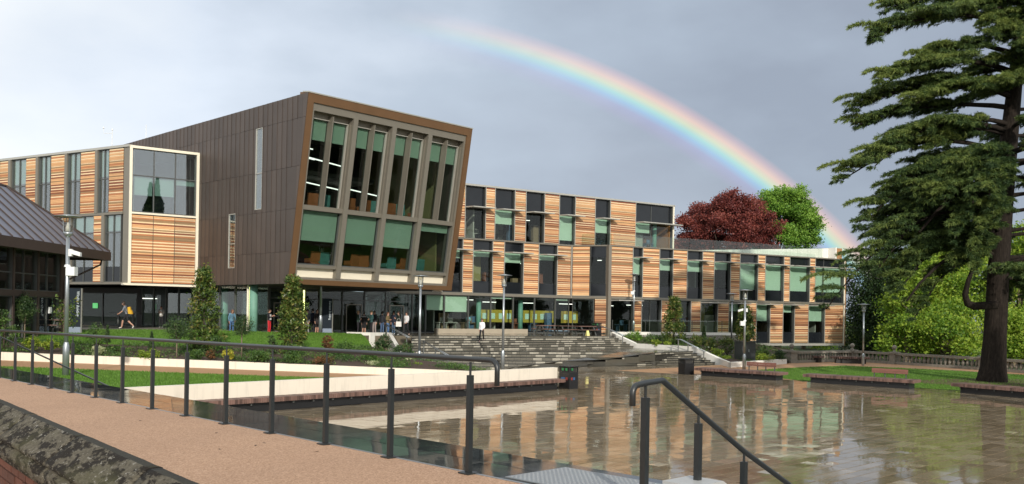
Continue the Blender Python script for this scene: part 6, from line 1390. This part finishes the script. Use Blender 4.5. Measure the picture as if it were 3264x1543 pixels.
# ------------------------------------------------------------------ cedar
random.seed(5)
cb_ = G(3162, 1216, .02); ced = thing('cedar_tree', 'huge dark cedar with layered drooping branches on the right', 'tree', cb_)
ctop = at(3222, 300, 49.3) - cb_
trunk = [(0, 0, -.4), (.0, 0, .05), (.05, 0, .8), (.12, 0, 2.5), (.25, 0, 6), (.45, 0, 10), (.75, 0, 14), (1.1, 0, 18), (1.4, 0, 23), (1.6, 0, 28)]
mb = MB(); mb.tube(trunk, [.95, .82, .68, .60, .56, .52, .46, .36, .22, .05], 18)
t = NT('cedar_bark'); oc = t.n('ShaderNodeTexCoord').outputs['Object']; mpn = t.n('ShaderNodeMapping', {'Vector': oc, 'Scale': (7, 7, 1.6)}); nz = t.noise(1.6, 9, .7, vec=mpn.outputs[0])
t.set(col=t.ramp(nz, [(.3, (.010, .008, .007)), (.55, (.028, .022, .018)), (.8, (.06, .048, .040))]), rough=.95, spec=.15); t.bump(nz, 1., .06); M['cbark'] = t.mat
mb.build('trunk', M['cbark'], ced, True)
def trunk_at(z):
    for a, b in zip(trunk, trunk[1:]):
        if a[2] <= z <= b[2]: f = (z - a[2]) / (b[2] - a[2]); return Vector(a).lerp(Vector(b), f)
    return Vector(trunk[-1])
sprays = []; stint = []
def spray(c, dirh, L, W, dens, lit):
    """flat drooping plate: needles set along separate twigs that fan out from an axis"""
    dv = np.array([dirh.x, dirh.y, 0.]); dv /= np.linalg.norm(dv); sv = np.array([-dv[1], dv[0], 0])
    nt = max(5, int(L / .13)); n = int(dens * L); tw = RNG.integers(0, nt, n); ta = (np.arange(nt) + RNG.random(nt)) / nt; sd = np.where(np.arange(nt) % 2 == 0, 1., -1.); tl = W * (1.15 - .85 * ta) * RNG.uniform(.6, 1.25, nt); fw = RNG.uniform(.5, 1.1, nt)
    r = RNG.random(n); a = ta[tw]; s_ = sd[tw] * tl[tw] * r; al = a * L + fw[tw] * tl[tw] * r
    ax = RNG.random(n) < .2; s_ = np.where(ax, 0, s_); al = np.where(ax, r * L * 1.05, al); f = np.clip(al / L, 0, 1.3)
    p = np.array(c)[None] + dv * al[:, None] + sv * s_[:, None] + RNG.normal(0, .022, (n, 3)); p[:, 2] += .10 * L * np.sin(f * 2.2) - .16 * f ** 2.5 * L - .10 * np.abs(s_) - .05 * r
    u = dv * .7 + sv * (np.sign(s_) * .5)[:, None] + RNG.normal(0, .38, (n, 3)); u[:, 2] -= .18 + .45 * r; u /= np.linalg.norm(u, axis=1)[:, None]
    sprays.append((p, u)); stint.append(np.clip(lit + .30 * (r - .4) + RNG.normal(0, .16, n), 0, 1))  # needle tint paints sunlit tips lighter and the hanging sprays below darker
lm = MB()
def branch(z0, az, L, rise, droop, r0, n_sub, dens, lit=.45, start=.28):
    b = trunk_at(z0); d = V(cos(az), sin(az), 0); pts = []
    for i in range(9):
        f = i / 8; pts.append(b + d * (L * f) + V(0, 0, rise * L * sin(f * 1.7) - droop * L * f ** 2.2) + V(random.uniform(-.1, .1), random.uniform(-.1, .1), random.uniform(-.06, .06)) * (f * 1.2))
    limb(lm, pts, r0, .03, 7)
    for k in range(n_sub):
        f = start + (1 - start) * (k + random.random()) / n_sub; i = min(7, int(f * 8)); p = pts[i].lerp(pts[i + 1], f * 8 - i); sg = 1 if k % 2 else -1
        a2 = az + sg * random.uniform(.25, 1.0) * (1 - f * .5); l2 = L * random.uniform(.15, .32) * (1.3 - f * .95); dd = V(cos(a2), sin(a2), 0)
        e = p + dd * l2 * .7 + V(0, 0, -.05 * l2); limb(lm, [p, p.lerp(e, .5) + V(0, 0, .06), e], .035, .01, 5)
        spray(p + V(0, 0, random.uniform(-.05, .2)), dd, l2 * 1.08, l2 * .26, dens * .82, lit + random.uniform(-.25, .25))
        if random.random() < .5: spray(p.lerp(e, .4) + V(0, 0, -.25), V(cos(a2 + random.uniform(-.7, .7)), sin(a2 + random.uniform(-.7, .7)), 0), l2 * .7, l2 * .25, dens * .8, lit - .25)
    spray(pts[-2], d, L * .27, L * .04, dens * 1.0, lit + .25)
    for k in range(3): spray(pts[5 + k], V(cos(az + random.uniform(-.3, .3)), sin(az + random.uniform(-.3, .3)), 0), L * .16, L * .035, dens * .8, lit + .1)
# limbs whose reach is read from the photograph: (tip px, tip py, height on trunk)
for px, py, z0, rise, drp, lit in ((2640, 575, 13.0, .16, .30, .55), (2690, 345, 16.6, .10, .18, .5), (2695, 395, 15.6, .05, .16, .35), (2740, 118, 20.2, .08, .12, .45), (2790, 25, 21.6, .10, .10, .45), (2775, 265, 17.6, .1, .12, .6), (2740, 525, 14.2, .12, .22, .45), (2715, 705, 12.3, .10, .34, .35), (2760, 860, 11., .12, .52, .3), (2820, 930, 8.6, .10, .55, .3), (2870, 1010, 7.2, .1, .6, .3), (2950, 640, 12.6, .12, .3, .45), (2930, 470, 14.6, .12, .16, .6), (2880, 330, 16.2, .1, .12, .6), (2900, 190, 18.6, .1, .08, .5), (2930, 60, 20.9, .1, .06, .5)):
    tip = at(px, py, 49.3 + random.uniform(-3, 1.)) - cb_; b = trunk_at(z0); L = sqrt((tip.x - b.x) ** 2 + (tip.y - b.y) ** 2); az = atan2(tip.y - b.y, tip.x - b.x); L -= .9
    dz = tip.z - b.z; drp_ = (rise * L * sin(1.7) - dz) / L
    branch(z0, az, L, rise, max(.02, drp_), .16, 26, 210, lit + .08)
for k in range(64):                               # the rest of the crown, all round
    z0 = random.uniform(5.2, 27); az = random.uniform(0, 2 * pi); f = 1 - max(0, (z0 - 9)) / 24
    if cos(az) < -.3 and z0 < 9: continue
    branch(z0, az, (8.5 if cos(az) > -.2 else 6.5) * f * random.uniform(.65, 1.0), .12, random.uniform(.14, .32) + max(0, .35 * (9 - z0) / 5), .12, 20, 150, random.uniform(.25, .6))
for k in range(30):                               # boughs towards the viewer hide the upper trunk
    z0 = 16.2 + 8.5 * (k + random.random()) / 34; az = -pi / 2 + random.uniform(-1.15, .75)
    branch(z0, az, random.uniform(3.2, 6.2) * (1 - (z0 - 10) / 30), .10, random.uniform(.10, .3), .09, 18, 170, random.uniform(.4, .75), .15)
for k in range(46):                               # heavy lower-left skirt
    z0 = random.uniform(7.6, 13.2); az = pi + random.uniform(-.85, 1.0)
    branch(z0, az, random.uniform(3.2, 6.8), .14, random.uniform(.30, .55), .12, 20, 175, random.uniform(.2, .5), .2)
wz = at(2640, 985, 47.5) - cb_; b0 = trunk_at(9.4); Lw = sqrt((wz.x - b0.x) ** 2 + (wz.y - b0.y) ** 2); branch(9.4, atan2(wz.y - b0.y, wz.x - b0.x), Lw, .12, (.12 * Lw * sin(1.7) - (wz.z - b0.z)) / Lw, .10, 11, 150, .4, .55)
# bare forked limb and the elbowed low limb on the left of the trunk
for pts_px, r0 in ((((3165, 735), (3060, 795), (2985, 850), (2930, 905), (2890, 960)), .13), (((3165, 650), (3120, 615), (3060, 615), (2990, 670), (2930, 740)), .17), (((3175, 972), (3105, 976), (3084, 968), (3076, 940), (3086, 896), (3104, 850)), .25)):
    limb(lm, [at(x, y, 49.2 - .25 * i) - cb_ for i, (x, y) in enumerate(pts_px)], r0, r0 * .35 if r0 < .2 else .10, 10)
lm.build('limbs', M['cbark'], ced, True)
P_ = np.concatenate([a for a, b in sprays]); U = np.concatenate([b for a, b in sprays]); T_ = np.concatenate(stint); n = len(P_)
K = 2; P_ = np.repeat(P_, K, 0) + RNG.normal(0, .03, (n * K, 3)); U = np.repeat(U, K, 0) + RNG.normal(0, .25, (n * K, 3)); U /= np.linalg.norm(U, axis=1)[:, None]; T_ = np.clip(np.repeat(T_, K) + RNG.normal(0, .08, n * K), 0, 1)
W_ = np.cross(U, unit(n * K)); W_ /= np.linalg.norm(W_, axis=1)[:, None]; s = RNG.uniform(.10, .26, n * K)[:, None]
vs = np.stack([P_ - W_ * .021, P_ + W_ * .021, P_ + U * s], 1).reshape(-1, 3)
link('crown', fast_mesh('crown', vs, 3, LM['cedar'], T_), ced)
